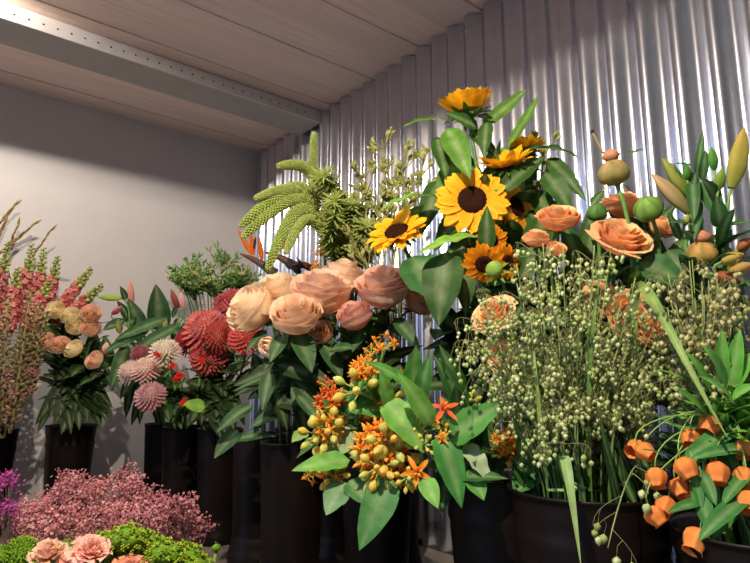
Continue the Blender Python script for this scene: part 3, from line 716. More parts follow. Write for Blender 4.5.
# ------------------------------------------------------------------ CURLING GREEN FOXTAIL SPIKES
FX = [((322, 235), (312, 185), (314, 134), .013, 'foxtail spike standing straight up with a pointed tip'), ((330, 215), (308, 168), (279, 166), .015, 'foxtail spike pointing at the wall with pinkish tip'),
      ((326, 235), (300, 186), (256, 198), .013, 'slim foxtail spike pointing at the wall behind the thick ones'), ((330, 240), (298, 178), (241, 226), .019, 'long thick foxtail spike arching down, the outer upper one'),
      ((334, 246), (298, 190), (243, 237), .017, 'thick foxtail spike arching down below the longest one'), ((338, 250), (296, 200), (268, 268), .019, 'foxtail spike drooping down towards the peach roses'),
      ((340, 255), (304, 214), (286, 252), .013, 'short foxtail spike drooping behind another'), ((350, 258), (338, 195), (324, 176), .022, 'bushy leafy foxtail top in the middle of the curling spikes'), ((352, 262), (346, 215), (334, 200), .020, 'bushy leafy foxtail top beside the kangaroo paw'), ((348, 268), (356, 235), (352, 204), .018, 'bushy leafy foxtail shoot leaning to the kangaroo paw'), ((336, 266), (326, 238), (334, 214), .018, 'bushy leafy foxtail shoot just above the pale roses'), ((358, 272), (366, 250), (366, 226), .018, 'lowest bushy leafy foxtail shoot above the pinkish peach rose')]
for i, (p0, p1, p2, r, lab) in enumerate(FX):
    bk = B['fox']; Y = 1.42; a = at(p0[0], p0[1], Y + .05); md = at(p1[0], p1[1], Y); e = at(p2[0], p2[1], Y - .06)
    t = thing('foxtail', lab, 'flower', bk.o, 'curling green foxtail spikes')
    pth = bez(a, a + (md - a) * .75 + Z * .02, md + Z * .02 - (e - md) * .15, e, 22)
    if i >= 7: pth = bez(a, a + Z * .03, md, e, 22)
    stem_part(t, stem_curve(bk, a, pth[1] - pth[0], .08, 8) + pth[1:12], .005, .004, H('5f7a38'))
    r *= 1.08 if 0 < i < 7 else .95
    rad = lambda q: r * (.95 - .45 * q) * min(1, .45 + 3 * q) * max(.02, 1 - max(0, (q - .8) / .2) ** 2.2) ** .5
    m = MB(); n = 620 if i < 7 else 420; s0 = .25 if i < 7 else .2
    m.tube(pth[int(22 * s0):], lambda q: rad(q) * (1 if i < 7 else .4), 0, H('7f9a3e'), 9, H('93a94c'))
    fol = MB(); s = None
    for k in range(n):
        q = s0 + (1 - s0) * ((k + .5) / n); idx = min(21, int(q * 22)); fr = q * 22 - idx
        p = pth[idx].lerp(pth[idx + 1], fr); d = (pth[idx + 1] - pth[idx]).normalized()
        if s is None: s, w = perp(d)
        s = (s - d * s.dot(d)).normalized(); w = s.cross(d); f = k * 2.39996
        out = s * math.cos(f) + w * math.sin(f); ql = (q - s0) / (1 - s0)
        rr = rad(ql)
        if i < 7: m.blob(p + out * rr * .85, (out * .6 + d * .9).normalized(), .0034, .0085, H('8ea450'), mix(H('a8ba5c'), H('c6d284'), uni(0, 1)), 5, 2)
        else: fol.ribbon(p, (out + d * .6).normalized(), d, uni(.025, .05), .0075, lance, uni(-.3, .6), .2, 0, jit(H('7f9440'), .15), jit(H('a6b260'), .15), None, 3, 2)
    for k in range(170):
        q = uni(0, .5); idx = int(q * 22); p = pth[idx]; d = (pth[idx + 1] - pth[idx]).normalized(); s, w = perp(d); f = uni(0, 6.3)
        out = s * math.cos(f) + w * math.sin(f)
        fol.ribbon(p, (out + d * .5).normalized(), d, uni(.02, .038), .0065, lance, uni(-.2, .8), .2, 0, jit(H('7a9040'), .15), jit(H('a3b060'), .15), None, 3, 2)
    m.build('flower_spike', 'fuzzy', t); fol.build('leaf_fringe', 'leaf', t)

# ------------------------------------------------------------------ KANGAROO PAW
KP = [((398, 228), (382, 140), 'kangaroo paw stem reaching highest and nearest the foxtails'), ((404, 225), (404, 150), 'kangaroo paw stem in the middle, just behind the tilted sunflower leaf'), ((388, 235), (362, 170), 'kangaroo paw stem leaning over the foxtail spikes'),
      ((392, 232), (390, 178), 'kangaroo paw stem low in the middle of its clump'), ((412, 222), (424, 158), 'kangaroo paw stem against the sunflower leaves'), ((376, 245), (356, 205), 'short kangaroo paw stem right above the pale roses'), ((372, 255), (372, 215), 'lowest kangaroo paw stem above the pink peach rose'),
      ((384, 250), (376, 192), 'kangaroo paw stem between the foxtails and the tilted sunflower, half hidden'), ((368, 258), (352, 228), 'kangaroo paw stem low beside the bushy foxtail tops'), ((395, 240), (410, 180), 'kangaroo paw stem crossing behind the pale sunflower leaf'), ((365, 250), (342, 190), 'kangaroo paw stem leaning farthest into the foxtail tops'),
      ((550, 205), (556, 172), 'kangaroo paw stem between the small sunflower and the orange roses'), ((540, 190), (545, 140), 'small kangaroo paw tip above the small sunflower')]
for i, (p0, p1, lab) in enumerate(KP):
    bk = B['kang'] if i < 11 else B['sun']; Y = 1.42 - .02 * (i % 3) if i < 11 else 1.26
    a = at(p0[0], p0[1] + 14, Y); e = at(p1[0], p1[1], Y); t = thing('kangaroo_paw', lab, 'flower', bk.o, 'yellow green kangaroo paw')
    d = (e - a).normalized(); pth = bez(a, a + Z * .03, e - d * .05, e, 8)
    m = MB(); m.tube(stem_curve(bk, a, d, .06, 8) + pth[1:], .003, .0016, H('7f8444'), 6); m.build('stem', 'stem', t)
    nb = 17 if i < 11 else 7
    for k in range(nb):
        m = MB(); P = MB(); q = .1 + .9 * k / (nb - 1); idx = min(7, int(q * 8)); p = pth[idx]
        b = (d * .9 + V((uni(-1, 1), uni(-.6, .6), uni(-.2, .5)))).normalized(); L = uni(.025, .055); tip = p + b * L
        m.tube([p, p + b * L * .5 - Z * .002, tip], .0014, .0012, H('8a8a4a'), 5)
        for j in range(6):
            bb = (b + V((uni(-.8, .8), uni(-.6, .6), uni(-.3, .9)))).normalized()
            P.blob(tip - b * L * .2 * j / 4, bb, .0042, uni(.016, .027), H('929450'), mix(H('c2c47c'), H('707a42'), uni(0, 1)), 5, 3, .65)
        bo = m.build('branchlet', 'stem', t); P.build('paw_bud', 'fuzzy', bo)
o = at(322, 258, 1.5)
for (px, py, lab) in [(320, 250, 'small orange blossom sprig between foxtails and pale rose'), (316, 266, 'lower small orange blossom sprig behind the big peach rose')]:
    bk = B['fox']; o = at(px, py, 1.45); t = thing('orange_blossom', lab, 'flower', bk.o); m = MB()
    for k in range(7): m_star(m, o + V((uni(-.012, .012), uni(-.01, .01), uni(-.018, .018))), ax(uni(-.6, .6), .8, uni(-.4, .7)), .012, H('c98a3c'), H('e8b060'), None, 5, -.6)
    m.build('blossom', 'petal', t); stem_part(t, stem_curve(bk, o, Z, .06), .003, .002)
# ------------------------------------------------------------------ ORANGE ROSES
OR = [(558, 220, 1.02, 20, ax(-.1, .55, .8), .2, 'apricot rose bud opening beside the sunflowers'), (620, 240, .98, 25, ax(.1, .6, .6), .42, 'widest open apricot rose in the middle above the quaking grass'),
      (624, 207, 1.06, 20, ax(.1, .4, .9), .35, 'apricot rose standing behind the widest open one'), (536, 240, 1.02, 13, ax(-.1, .5, .85), .1, 'tight greenish apricot rose bud beside the opening bud'), (556, 250, 1.0, 10, ax(.1, .6, .6), .1, 'small tight apricot rose bud under the opening bud'),
      (660, 228, 1.04, 14, ax(.4, .7, .5), .2, 'small apricot rose behind the green bud on its bent stalk'), (495, 316, 1.0, 19, ax(-.4, .5, .5), .4, 'apricot rose seen through the outer quaking grass'), (630, 318, .97, 22, ax(.2, .9, .1), .4, 'apricot rose seen through the middle of the quaking grass'),
      (503, 358, 1.02, 14, ax(-.3, .9, .1), .3, 'dull orange rose low behind the quaking grass'), (648, 332, .96, 16, ax(.2, .8, .3), .4, 'bright orange rose behind the long diagonal grass blade'), (600, 300, 1.06, 16, ax(.1, .9, .2), .4, 'orange rose just under the widest open rose')]
for (px, py, Y, rp, axis, op, lab) in OR:
    bk = B['orose']; R = rp / FPX * Y; o = at(px, py, Y) - axis * R * .6
    t = thing('rose', lab, 'flower', bk.o, 'apricot orange roses')
    m_rose(o, axis, R, H('f8bc82'), H('fbcf98'), H('f0a05e'), 1.45, op).build('bloom', 'petal', t)
    m_sepals(o, axis, R * .8).build('sepals', 'leaf', t)
    pth = stem_curve(bk, o - axis * R * .2, axis, .05); stem_part(t, pth, .0038, .003, H('4a7038'))
    for k in range(2): pleaf(t, (620 + uni(-50, 50), 270 + uni(-20, 20)), (uni(560, 695), uni(195, 280)), uni(.045, .06), 1.12, 1.09, G_DARK, bend=.5)
    for k in range(6): pleaf(t, (600 + uni(-50, 50), 380 + uni(-70, 40)), (uni(470, 700), uni(255, 430)), uni(.055, .08), 1.14, 1.10, H('2d461f'), bend=.6)
    for k in range(9): rleaf(t, pth, uni(.4, .9), uni(.06, .10), uni(.04, .06), H('2f5a30'))
for (p0, p1, W, Y) in [((655, 255), (683, 285), .075, 1.0), ((650, 245), (640, 290), .05, 1.03), ((600, 215), (565, 245), .03, 1.05)]: pass
# spent blooms and closed buds
for (px, py, Y, R, axis, bend_from, c0, c1, lab, spent) in [
   (614, 172, .96, .026, ax(-.2, .2, 1), None, '7f8040', 'b89468', 'spent round bloom with brown topknot standing tallest above the apricot roses', 1),
   (648, 208, .96, .024, ax(-.5, .5, .6), None, '4f7a30', '7fa848', 'closed green bud on a bent stalk next to the tall spent bloom', 0),
   (702, 252, .95, .024, ax(-.1, .4, .9), None, '8f8a3c', 'd9a060', 'greenish orange bloom fading at the foot of the lily stems', 1),
   (597, 212, 1.02, .018, ax(-.2, .5, .8), None, '3f6a30', '55803a', 'small round dark green bud beside the apricot rose', 0)]:
    bk = B['orose']; o = at(px, py, Y); t = thing('bud', lab, 'flower bud', bk.o, 'spent and closed buds')
    m = MB(); s, w = perp(axis)
    prof = [(R * (.12 + .9 * math.sin(PI * min(1, .04 + .96 * q ** .8)) ** .62) * (1 if q < .9 else 1 - (q - .9) * 4), R * 1.75 * q) for q in [j / 12 for j in range(13)]]
    m.lathe(o - axis * R * .85, axis, prof, 36, lambda t, f: mix(mix(H(c0), H(c1), t), mix(H(c0), (.12, .16, .03), .4), max(0, -math.cos(6 * f)) * .7), 5, .05)
    m.build('bud_head', 'leaf', t)
    if spent:
        m = MB(); m.blob(o + axis * R * .6, axis, R * .62, R * .95, H('b07a58'), H('b8805a'), 8, 4)
        if py < 200:
            m.tube([o + axis * R * 1.1, at(602, 152, Y), at(592, 131, Y)], .0026, .0018, H('8a7848'), 6); m.blob(at(593, 134, Y), at(592, 129, Y) - at(594, 136, Y), .004, .009, H('4a3020'), H('3a2418'), 6, 3)
            m.tube([o + axis * R * .8, at(600, 149, Y)], .003, .001, H('8a5a48'), 5)
        m.build('topknot', 'fuzzy', t)
        for sg in (-1, 1, .3):
            m = MB(); m.ribbon(o - axis * R * .7, (V((sg * .5, -.3, -.2))).normalized(), V((0, -1, .3)), R * 1.5, .004, lance, 1.1, .2, 0, H('7f7a40'), H('a8784a'), None, 5, 2); m.build('withered_sepal', 'leaf', t)
    pth = stem_curve(bk, o - axis * R * .7, axis if py > 200 else ax(-.4, 0, 1), .09); stem_part(t, pth, .004, .0036, H('5f8a40'))
    for k in range(2): rleaf(t, pth, uni(.6, .85), .07, .03, G_MID, .4, lance)
    if py < 200: pleaf(t, (622, 157), (647, 148), .007, Y, Y, G_DARK, shape=lance); pleaf(t, (592, 205), (604, 190), .02, Y, Y, G_DARK)

# ------------------------------------------------------------------ BUDDING LILIES ON THE RIGHT
LB0, LB1 = H('8f9a40'), H('a8a858')
RB = B['rlily']
def rl(lab, buds, leaves, stem_to, Yd): lily(RB, lab, 'budding lilies by the metal wall', buds, leaves, H('33602f'), 'flower', stem_to, Yd)
rl('lily with two fat olive buds leaning towards the apricot roses', [((688, 196), (662, 158), .0125, H('8a9a3c'), H('a3a65a')), ((688, 212), (652, 174), .014, H('9a9a58'), H('e0b488')), ((678, 198), (660, 184), .007, H('6f8f3c'), H('7f9a48'))], [((690, 215), (696, 172), .02, lance), ((690, 208), (674, 163), .012, lance)], (692, 235), .97)
rl('lily with leafy tip between the olive and the large yellow green buds', [((687, 180), (686, 163), .0075, H('4f8a35'), H('5f9a40'))], [((697, 178), (703, 131), .018, lance), ((702, 180), (706, 150), .022, lance), ((704, 180), (722, 225), .04, ovate), ((696, 168), (675, 163), .010, lance), ((692, 172), (694, 220), .03, lance), ((700, 200), (694, 240), .02, lance)], (699, 190), .96)
rl('lily with small round green buds next to the large yellow green bud', [((714, 170), (711, 147), .0085, H('4f8f35'), H('6aa048')), ((718, 190), (722, 168), .009, H('6f9038'), H('8aa548'))], [((717, 200), (702, 178), .03, ovate), ((716, 195), (732, 240), .02, lance)], (716, 215), .94)
rl('lily with the largest long yellow green bud', [((731, 188), (744, 128), .0165, H('8f9a45'), H('c9a850'))], [((722, 228), (716, 196), .035, ovate), ((728, 225), (750, 222), .016, lance)], (726, 225), .93)
rl('lily with yellow fading petals at the picture edge above the lantern bells', [((722, 262), (744, 254), .012, H('a8a050'), H('d9b060')), ((730, 272), (752, 264), .012, H('b89a50'), H('e0b468')), ((738, 250), (752, 238), .01, H('8a5a40'), H('d98a48')), ((715, 275), (742, 282), .012, H('9a5a40'), H('b8704c'))], [((720, 280), (752, 285), .03, lance)], (722, 272), .92)
rl('lily whose stem stands bare between apricot roses and leafy tip', [((684, 226), (688, 214), .006, H('a8a048'), H('b8b058'))], [((668, 250), (688, 285), .05, ovate), ((680, 240), (668, 212), .02, lance), ((700, 224), (668, 222), .012, lance), ((640, 262), (686, 285), .07, ovate)], (686, 240), .97)

# ------------------------------------------------------------------ QUAKING GRASS
def quaking(bk, root, pts, lab, group, nbr, nsp, size, single=False, Rsp=.0032, cs=('8ea452', 'd6dea6')):
    t = thing('quaking_grass', lab, 'grass', bk.o, group)
    stem_part(t, root + pts[1:], .0014, .0008, H('4c6c32'), H('7f8c50'), n=5)
    m = MB(); n = len(pts); sp = []
    for k in range(nbr):
        q = .25 + .75 * k / max(1, nbr - 1); idx = min(n - 2, int(q * (n - 1))); p = pts[idx]; d = (pts[idx + 1] - pts[idx]).normalized()
        f = uni(0, 2 * PI); b = (d * .7 + V((math.cos(f), math.sin(f), 0)) * .8).normalized(); L = size * uni(.5, 1.1)
        br = bez(p, p + b * L * .5, p + b * L * .9 + Z * L * .05, p + b * L - Z * L * uni(.1, .5), 5)
        m.tube(br, .0006, .0004, H('8a8a5a'), 3, cap=False)
        for j in range(nsp):
            q2 = .3 + .7 * (j + uni(0, 1)) / nsp; i2 = min(4, int(q2 * 5)); st = br[i2].lerp(br[i2 + 1], q2 * 5 - i2)
            h = uni(.006, .02); e = st + V((uni(-.006, .006), uni(-.006, .006), -h))
            m.tube([st, st.lerp(e, .5) + V((uni(-.003, .003), uni(-.003, .003), .002)), e], .0004, .0003, H('8a8a5a'), 3, cap=False)
            c = mix(H(cs[0]), H(cs[1]), uni(0, 1)); r = Rsp * uni(.75, 1.15)
            mm = MB() if single else m; mm.blob(e, V((uni(-.3, .3), uni(-.3, .3), -1)), r, r * 2.5, mix(c, H('7a8a44'), .35), c, 6, 4, .42)
            if single: sp.append(mm)
    po = m.build('panicle', 'fuzzy', t)
    for mm in sp: mm.build('spikelet', 'fuzzy', po)
    if not single: po['kind'] = 'stuff'
BK = B['briza']
nq = 84
for i in range(nq):
    f = i * 2.39996; rr = math.sqrt((i + .5) / nq)
    px = 570 + 94 * rr * math.cos(f); py = 362 + 106 * rr * math.sin(f)
    Y = uni(.76, 1.0); top = at(px, py - 18, Y)
    foot = at(575 + (px - 575) * .45, 455, uni(.8, .9))
    pts = bez(foot, foot + Z * .06, top - (top - foot).normalized() * .05, top, 8)
    pts = [p for p in pts]
    rim_dir = V((foot.x - BK.rim.x, foot.y - BK.rim.y, 0))
    if rim_dir.length > BK.r * .8: rim_dir *= BK.r * .8 / rim_dir.length
    root = [BK.o + rim_dir * .5 + Z * .02, BK.rim + rim_dir * .85 + Z * .005, foot]
    quaking(BK, root, pts, 'slender quaking grass stem with nodding pale green spikelets in the big bunch', 'quaking grass in the big bunch', 8, 6, .054)
OUT = [((540, 455), (462, 345), 'quaking grass stem arching out over the butterfly weed leaves'), ((545, 450), (478, 372), 'quaking grass stem nodding just above the wide butterfly weed leaf'), ((538, 460), (472, 322), 'quaking grass stem reaching out past the dull orange rose'),
       ((520, 470), (500, 300), 'quaking grass stem rising towards the drooping small sunflowers'), ((640, 470), (655, 400), 'quaking grass stem beside the long diagonal blade'), ((620, 480), (668, 370), 'quaking grass stem in front of the long diagonal blade')]
for (p0, p1, lab) in OUT:
    a = at(p0[0], p0[1], .86); e = at(p1[0], p1[1], .84); pts = bez(a, a + Z * .08, e + Z * .04, e, 8)
    quaking(BK, [BK.o + Z * .02, BK.rim + Z * .0, a], pts, lab, None, 7, 4, .05, True)
# the one that hangs in front of the bucket
a = at(622, 490, .80); e = at(608, 548, .70)
quaking(BK, [BK.o + Z * .02, BK.rim + V((.02, -.03, .0)), at(640, 470, .80)], bez(at(640, 470, .80), at(636, 450, .76), at(618, 500, .72), e, 8), 'single quaking grass stem hanging down in front of the black bucket', None, 5, 2, .04, True, .005)
RB2 = B['sand']
for i in range(20):
    px = uni(645, 745); py = uni(268, 335); Y = uni(.78, .92); top = at(px, py - 10, Y); foot = at(705, 440, .8)
    pts = bez(foot, foot + Z * .08, top - Z * .04, top, 8)
    quaking(RB2, [RB2.o + Z * .02, RB2.rim + V((uni(-.03, .03), uni(-.03, .03), 0)), foot], pts, 'slender quaking grass stem with brownish green spikelets above the lantern bells', 'quaking grass above the lantern bells', 7, 4, .05, False, .0036, ('8f8f55', 'd0c898'))
# long blades of grass
for (pts, W, c, lab) in [(((640, 480, .90), (622, 196, .95), (640, 285, .78), (727, 437, .70)), .015, H('6f9448'), 'long green grass blade crossing diagonally in front of the lantern bell leaves'),
                         (((565, 480, .80), (562, 440, .74), (566, 450, .72), (581, 566, .69)), .012, H('7aa060'), 'pale green grass blade hanging over the rim of the black bucket'),
                         (((548, 490, .82), (540, 430, .82), (538, 400, .8), (530, 310, .8)), .006, H('8fae60'), 'upright thin grass blade in front of the quaking grass'),
                         (((590, 490, .82), (585, 400, .82), (590, 320, .8), (604, 255, .8)), .006, H('4f8238'), 'upright thin grass blade rising to the widest apricot rose')]:
    pp = [at(*p) for p in pts]; t = thing('grass_blade', lab, 'grass', BK.o)
    pth = bez(*pp, 18); m = MB(); rows = []
    for i, p in enumerate(pth):
        q = i / 18; d = (pth[min(18, i + 1)] - pth[max(0, i - 1)]).normalized(); toc = (CAM - p).normalized(); sd = d.cross(toc).normalized()
        nn = sd.cross(d); w = W * .5 * min(1, .5 + 2 * q) * (1 - max(0, q - .6) / .4) ** .7 if q < 1 else .0004
        rows.append([m.add(p + sd * w * u + nn * abs(u) * w * .35, mix(c, H('a8b070'), .25 * q + (.25 if u == 0 else 0))) for u in (-1, -.5, 0, .5, 1)])
    for a_, b_ in zip(rows, rows[1:]):
        for j in range(4): m.f.append((a_[j], a_[j + 1], b_[j + 1], b_[j]))
    m.build('blade', 'leaf', t)
    m = MB(); m.tube([BK.o + Z * .02, BK.rim + V((0, -.03, .0)), pp[0]], .0025, .0025, c, 5); m.build('sheath', 'stem', t)
for i in range(26):
    f = uni(-1, 1); a = BK.rim + V((f * .085, uni(-.07, .05), -.01)); e = at(575 + f * 70 + uni(-18, 18), uni(400, 445), uni(.76, .84))
    t = thing('grass_blade', 'upright green grass blade among the quaking grass stems in the black bucket', 'grass', BK.o, 'grass blades in the quaking grass bucket')
    m = leaf_to(a, e, uni(.006, .011), jit(H('35592c'), .25), uni(-.2, .3), .8, .3, 0, strap); m.build('blade', 'leaf', t)
    m = MB(); m.tube([BK.o + V((f * .05, 0, .02)), a], .002, .002, H('3f6a32'), 5); m.build('sheath', 'stem', t)

# ------------------------------------------------------------------ ORANGE BUTTERFLY WEED
OC0, OC1 = H('e8741c'), H('fab03c')
def umbel(t, px, py, Y, R, axis, kind, c0=OC0, c1=OC1):
    o = at(px, py, Y); axis = axis.normalized(); base = o - axis * R * .9
    if kind == 'star':
        m = MB(); m_star(m, o, axis, R, c0, jit(c1, .08), mix(c1, H('ffb040'), .5), 5, .05); m.build('star_flower', 'petal', t); return base
    n = dict(cluster=32, buds=10, mixed=24, few=6)[kind]; s, w = perp(axis); heads = []; st = MB()
    for k in range(n):
        q = (k + .5) / n; el = PI / 2 - (1.75 * math.sqrt(q)); f = k * 2.4 + uni(-.2, .2)
        d = axis * math.sin(el) + (s * math.cos(f) + w * math.sin(f)) * math.cos(el)
        e = base + d * R * .8 + axis * R * .1; heads.append((k, d, e))
        st.tube([base, base.lerp(e, .5), e], .0011, .0012, H('8fae58'), 4)
    up = st.build('bud_cluster' if kind == 'buds' else 'flower_cluster', 'stem', t)
    for k, d, e in heads:
        m = MB()
        if kind in ('cluster', 'few') or (kind == 'mixed' and k % 3 != 0):
            m_star(m, e, d, R * .40 if kind != 'few' else R * .5, c0, jit(c1, .1), c1, 5, .3)
            m.blob(e - d * R * .05, d, R * .07, R * .4, c1, mix(c1, H('ffc050'), .5), 6, 3); m.build('floret', 'petal', up)
        else:
            g = uni(0, 1); m.blob(e - d * R * .1, d, R * .26 * uni(.75, 1.1), R * .78, mix(H('a8c458'), H('ecb848'), g * .6), mix(H('d8e07c'), H('f8cc60'), g), 8, 5, .55); m.build('bud', 'petal', up)
    return base
WG = H('4c8a38'); WB = H('6aa544'); WP = H('93ad78')
def weed(bk, lab, Y, umbels, leaves, nr=7):
    t = thing('butterfly_weed', lab, 'flower', bk.o, 'orange butterfly weed')
    for i, u in enumerate(umbels):
        b = umbel(t, u[0], u[1], Y + u[5] if len(u) > 5 else Y, u[2] / FPX * Y, u[3], u[4], *(u[6:8] if len(u) > 6 else ()))
        if i == 0: pth = stem_curve(bk, b, u[3], .05); main = pth; stem_part(t, pth, .004, .0028, H('6a9448'))
        else:
            q = main[-4]; m = MB(); m.tube(bez(q, q + (main[-1] - q) * .5, b - u[3].normalized() * .04, b, 8), .0026, .002, H('6a9448'), 6); m.build('side_stem', 'stem', t)
    for lf in leaves:
        p0, p1, W, c = lf[:4]; kw = dict(bend=.4, face=.55, wave=.12, shape=ovate); kw.update(lf[4] if len(lf) > 4 else {})
        dy = kw.pop('dy', (0, -.03)); pleaf(t, p0, p1, W, Y + dy[0], Y + dy[1], c, **kw)
    for k in range(nr): rleaf(t, main, uni(.3, .85), uni(.07, .10), .042, H('2f5a2a'), .5, ovate)
w1, w2 = B['weed'], B['weed2']
RED = (H('c8401c'), H('ee7a30'))
weed(w1, 'butterfly weed with an upright orange red spike over the rose leaves', 1.0, [(324, 392, 17, ax(-.5, .4, .8), 'cluster', 0, *RED), (326, 378, 10, ax(-.1, .4, 1), 'few', 0, *RED)], [((332, 420), (322, 398), .025, WG), ((306, 432), (292, 442), .03, H('8aa860'))])
weed(w1, 'butterfly weed with yellow green closed buds below its orange flowers', .95, [(346, 382, 19, ax(-.75, .35, .5), 'buds'), (362, 360, 16, ax(-.2, .45, .9), 'cluster'), (372, 346, 9, ax(.1, .4, .9), 'few', 0, H('f0902c'), H('ffc24a'))], [((395, 374), (330, 414), .055, WG, dict(face=.3, bend=.6, dy=(.06, .05))), ((392, 376), (352, 406), .05, WG, dict(dy=(.06, .05)))])
weed(w1, 'butterfly weed with one orange star flower highest above its long leaf', .95, [(387, 335, 15, ax(.2, .3, .95), 'few'), (408, 372, 9, ax(.3, .7, .6), 'few', .05, *RED)], [((425, 398), (363, 359), .042, WG, dict(bend=.5, face=.45)), ((412, 395), (416, 345), .042, WG, dict(bend=-.3)), ((420, 400), (430, 355), .035, H('3f7a34'))])
weed(w1, 'butterfly weed with round ochre buds over the dark rose vase', .98, [(308, 432, 15, ax(-.9, .35, .3), 'buds'), (322, 424, 18, ax(-.6, .6, .5), 'mixed'), (322, 408, 13, ax(-.5, .5, .8), 'few')], [((352, 416), (296, 457), .04, WB, dict(face=.4, dy=(.05, .04))), ((356, 430), (310, 472), .06, WP, dict(bend=.5, face=.6, dy=(.02, .0)))])
weed(w1, 'butterfly weed with the lowest small orange cluster beside the dark vase', .96, [(308, 478, 12, ax(-.4, .7, -.4), 'few'), (332, 480, 14, ax(-.1, .8, -.2), 'mixed')], [((350, 460), (292, 470), .045, WB), ((345, 482), (326, 515), .055, H('6f9a68'), dict(bend=.3)), ((350, 480), (368, 505), .05, H('4f8048'))])
weed(w1, 'butterfly weed with the largest hanging mass of orange flowers and buds', .90, [(374, 440, 30, ax(-.3, .8, .45), 'cluster'), (390, 468, 26, ax(.1, .85, -.1), 'mixed'), (398, 440, 18, ax(.5, .7, .2), 'buds', -.02), (372, 474, 16, ax(-.5, .7, -.3), 'buds', -.02)], [((392, 478), (359, 550), .062, H('4f8a4a'), dict(bend=.5, shape=ovate, face=.7)), ((385, 400), (424, 452), .06, WB, dict(bend=.5, face=.5)), ((388, 404), (380, 370), .03, WB)])
weed(w1, 'butterfly weed with dark red orange flowers deep between the leaves', 1.0, [(385, 395, 18, ax(.1, .7, .7), 'mixed', 0, *RED), (372, 412, 15, ax(-.2, .8, .4), 'cluster', 0, H('a83418'), H('d8602c'))], [((398, 412), (345, 410), .05, WG), ((432, 428), (380, 398), .05, WB)])
weed(w2, 'butterfly weed with one wide orange star in front of the wide glossy leaf', .88, [(455, 441, 17, ax(.1, .9, .2), 'star'), (442, 437, 9, ax(-.5, .8, .3), 'star', -.01), (450, 426, 8, ax(.1, .7, .7), 'buds')], [((448, 440), (504, 403), .06, H('4a8636'), dict(bend=.4, face=.6)), ((440, 432), (462, 508), .052, H('3f8038'), dict(bend=.45))])
weed(w2, 'butterfly weed with a red orange star and a yellow flower', .88, [(444, 408, 17, ax(.15, .7, .6), 'star', 0, H('d84c20'), H('f0783c')), (422, 415, 15, ax(-.3, .8, .4), 'few', 0, H('e88a20'), H('f8b848')), (411, 434, 8, ax(-.2, .8, .1), 'buds')], [((432, 425), (398, 372), .04, WB), ((465, 445), (490, 482), .035, H('9fb488'), dict(bend=.9, wave=.3))])
weed(w2, 'butterfly weed with orange star beside the hanging mass of flowers', .87, [(417, 472, 17, ax(.1, .85, .2), 'star'), (404, 482, 10, ax(-.3, .8, -.2), 'buds'), (426, 442, 9, ax(.1, .8, .5), 'buds')], [((424, 478), (438, 508), .035, WB, dict(bend=.4)), ((470, 470), (484, 500), .04, WG), ((455, 478), (508, 478), .03, H('33602c'))])
weed(w2, 'butterfly weed cluster with red orange flowers behind the bucket rim', .90, [(502, 438, 15, ax(-.5, .7, .5), 'cluster'), (527, 455, 17, ax(.1, .8, .2), 'cluster', 0, *RED), (525, 432, 14, ax(.1, .6, .8), 'buds'), (532, 474, 15, ax(.1, .8, -.3), 'mixed', 0, *RED)], [((535, 470), (514, 495), .05, H('3f7a34')), ((515, 460), (538, 500), .035, H('33602c')), ((520, 425), (548, 420), .02, WB)])
weed(w2, 'butterfly weed leaves rising behind the orange stars, only green', 1.02, [(470, 395, 9, ax(0, .5, .8), 'buds')], [((470, 420), (434, 355), .05, H('33602c')), ((462, 400), (440, 345), .045, H('2f582a'))])

# ------------------------------------------------------------------ ORANGE LANTERN BELLS
SB = B['sand']
def bell(m, o, dn, R, c):
    prof = [(R * .12, 0), (R * .55, R * .12), (R * .92, R * .5), (R * 1.0, R * .95), (R * .86, R * 1.4), (R * .66, R * 1.75), (R * .78, R * 1.98), (R * .74, R * 1.97), (R * .6, R * 1.72), (R * .8, R * 1.3)]
    m.lathe(o, dn, prof, 24, lambda t, f: mix(mix(H('e88a3c'), c, t), H('f8b870'), .35 * max(0, math.cos(6 * f))), 6, .07)
BL = [((642, 446), (630, 452), .80), ((640, 448), (650, 455), .78), ((655, 468), (658, 488), .76), ((648, 508), (662, 524), .74), ((668, 498), (662, 514), .75), ((700, 530), (692, 552), .72), ((680, 458), (692, 478), .74), ((676, 482), (682, 494), .76), ((690, 486), (692, 504), .76),
      ((716, 462), (718, 484), .74), ((708, 488), (704, 502), .75), ((744, 468), (744, 486), .74), ((748, 492), (746, 512), .72), ((690, 432), (690, 444), .78), ((714, 418), (706, 434), .78), ((742, 440), (745, 458), .76), ((738, 430), (735, 445), .8)]
BLL = ['at the bucket rim facing the quaking grass', 'just above the quaking grass rim', 'with pale spikelets hung over it', 'low at the outer side of its pair', 'low at the inner side of its pair', 'hanging lowest in front of the dark bucket', 'behind the crossing leaves',
       'half shaded below the crossing leaves', 'tucked under the middle leaf', 'with flared rim in the centre', 'behind the long middle leaf', 'cut by the picture edge at mid height', 'cut by the picture edge at the bottom', 'small and high beside the grass blade', 'under the tip of the grass blade', 'in shade at the picture edge', 'deep behind the upper leaves']
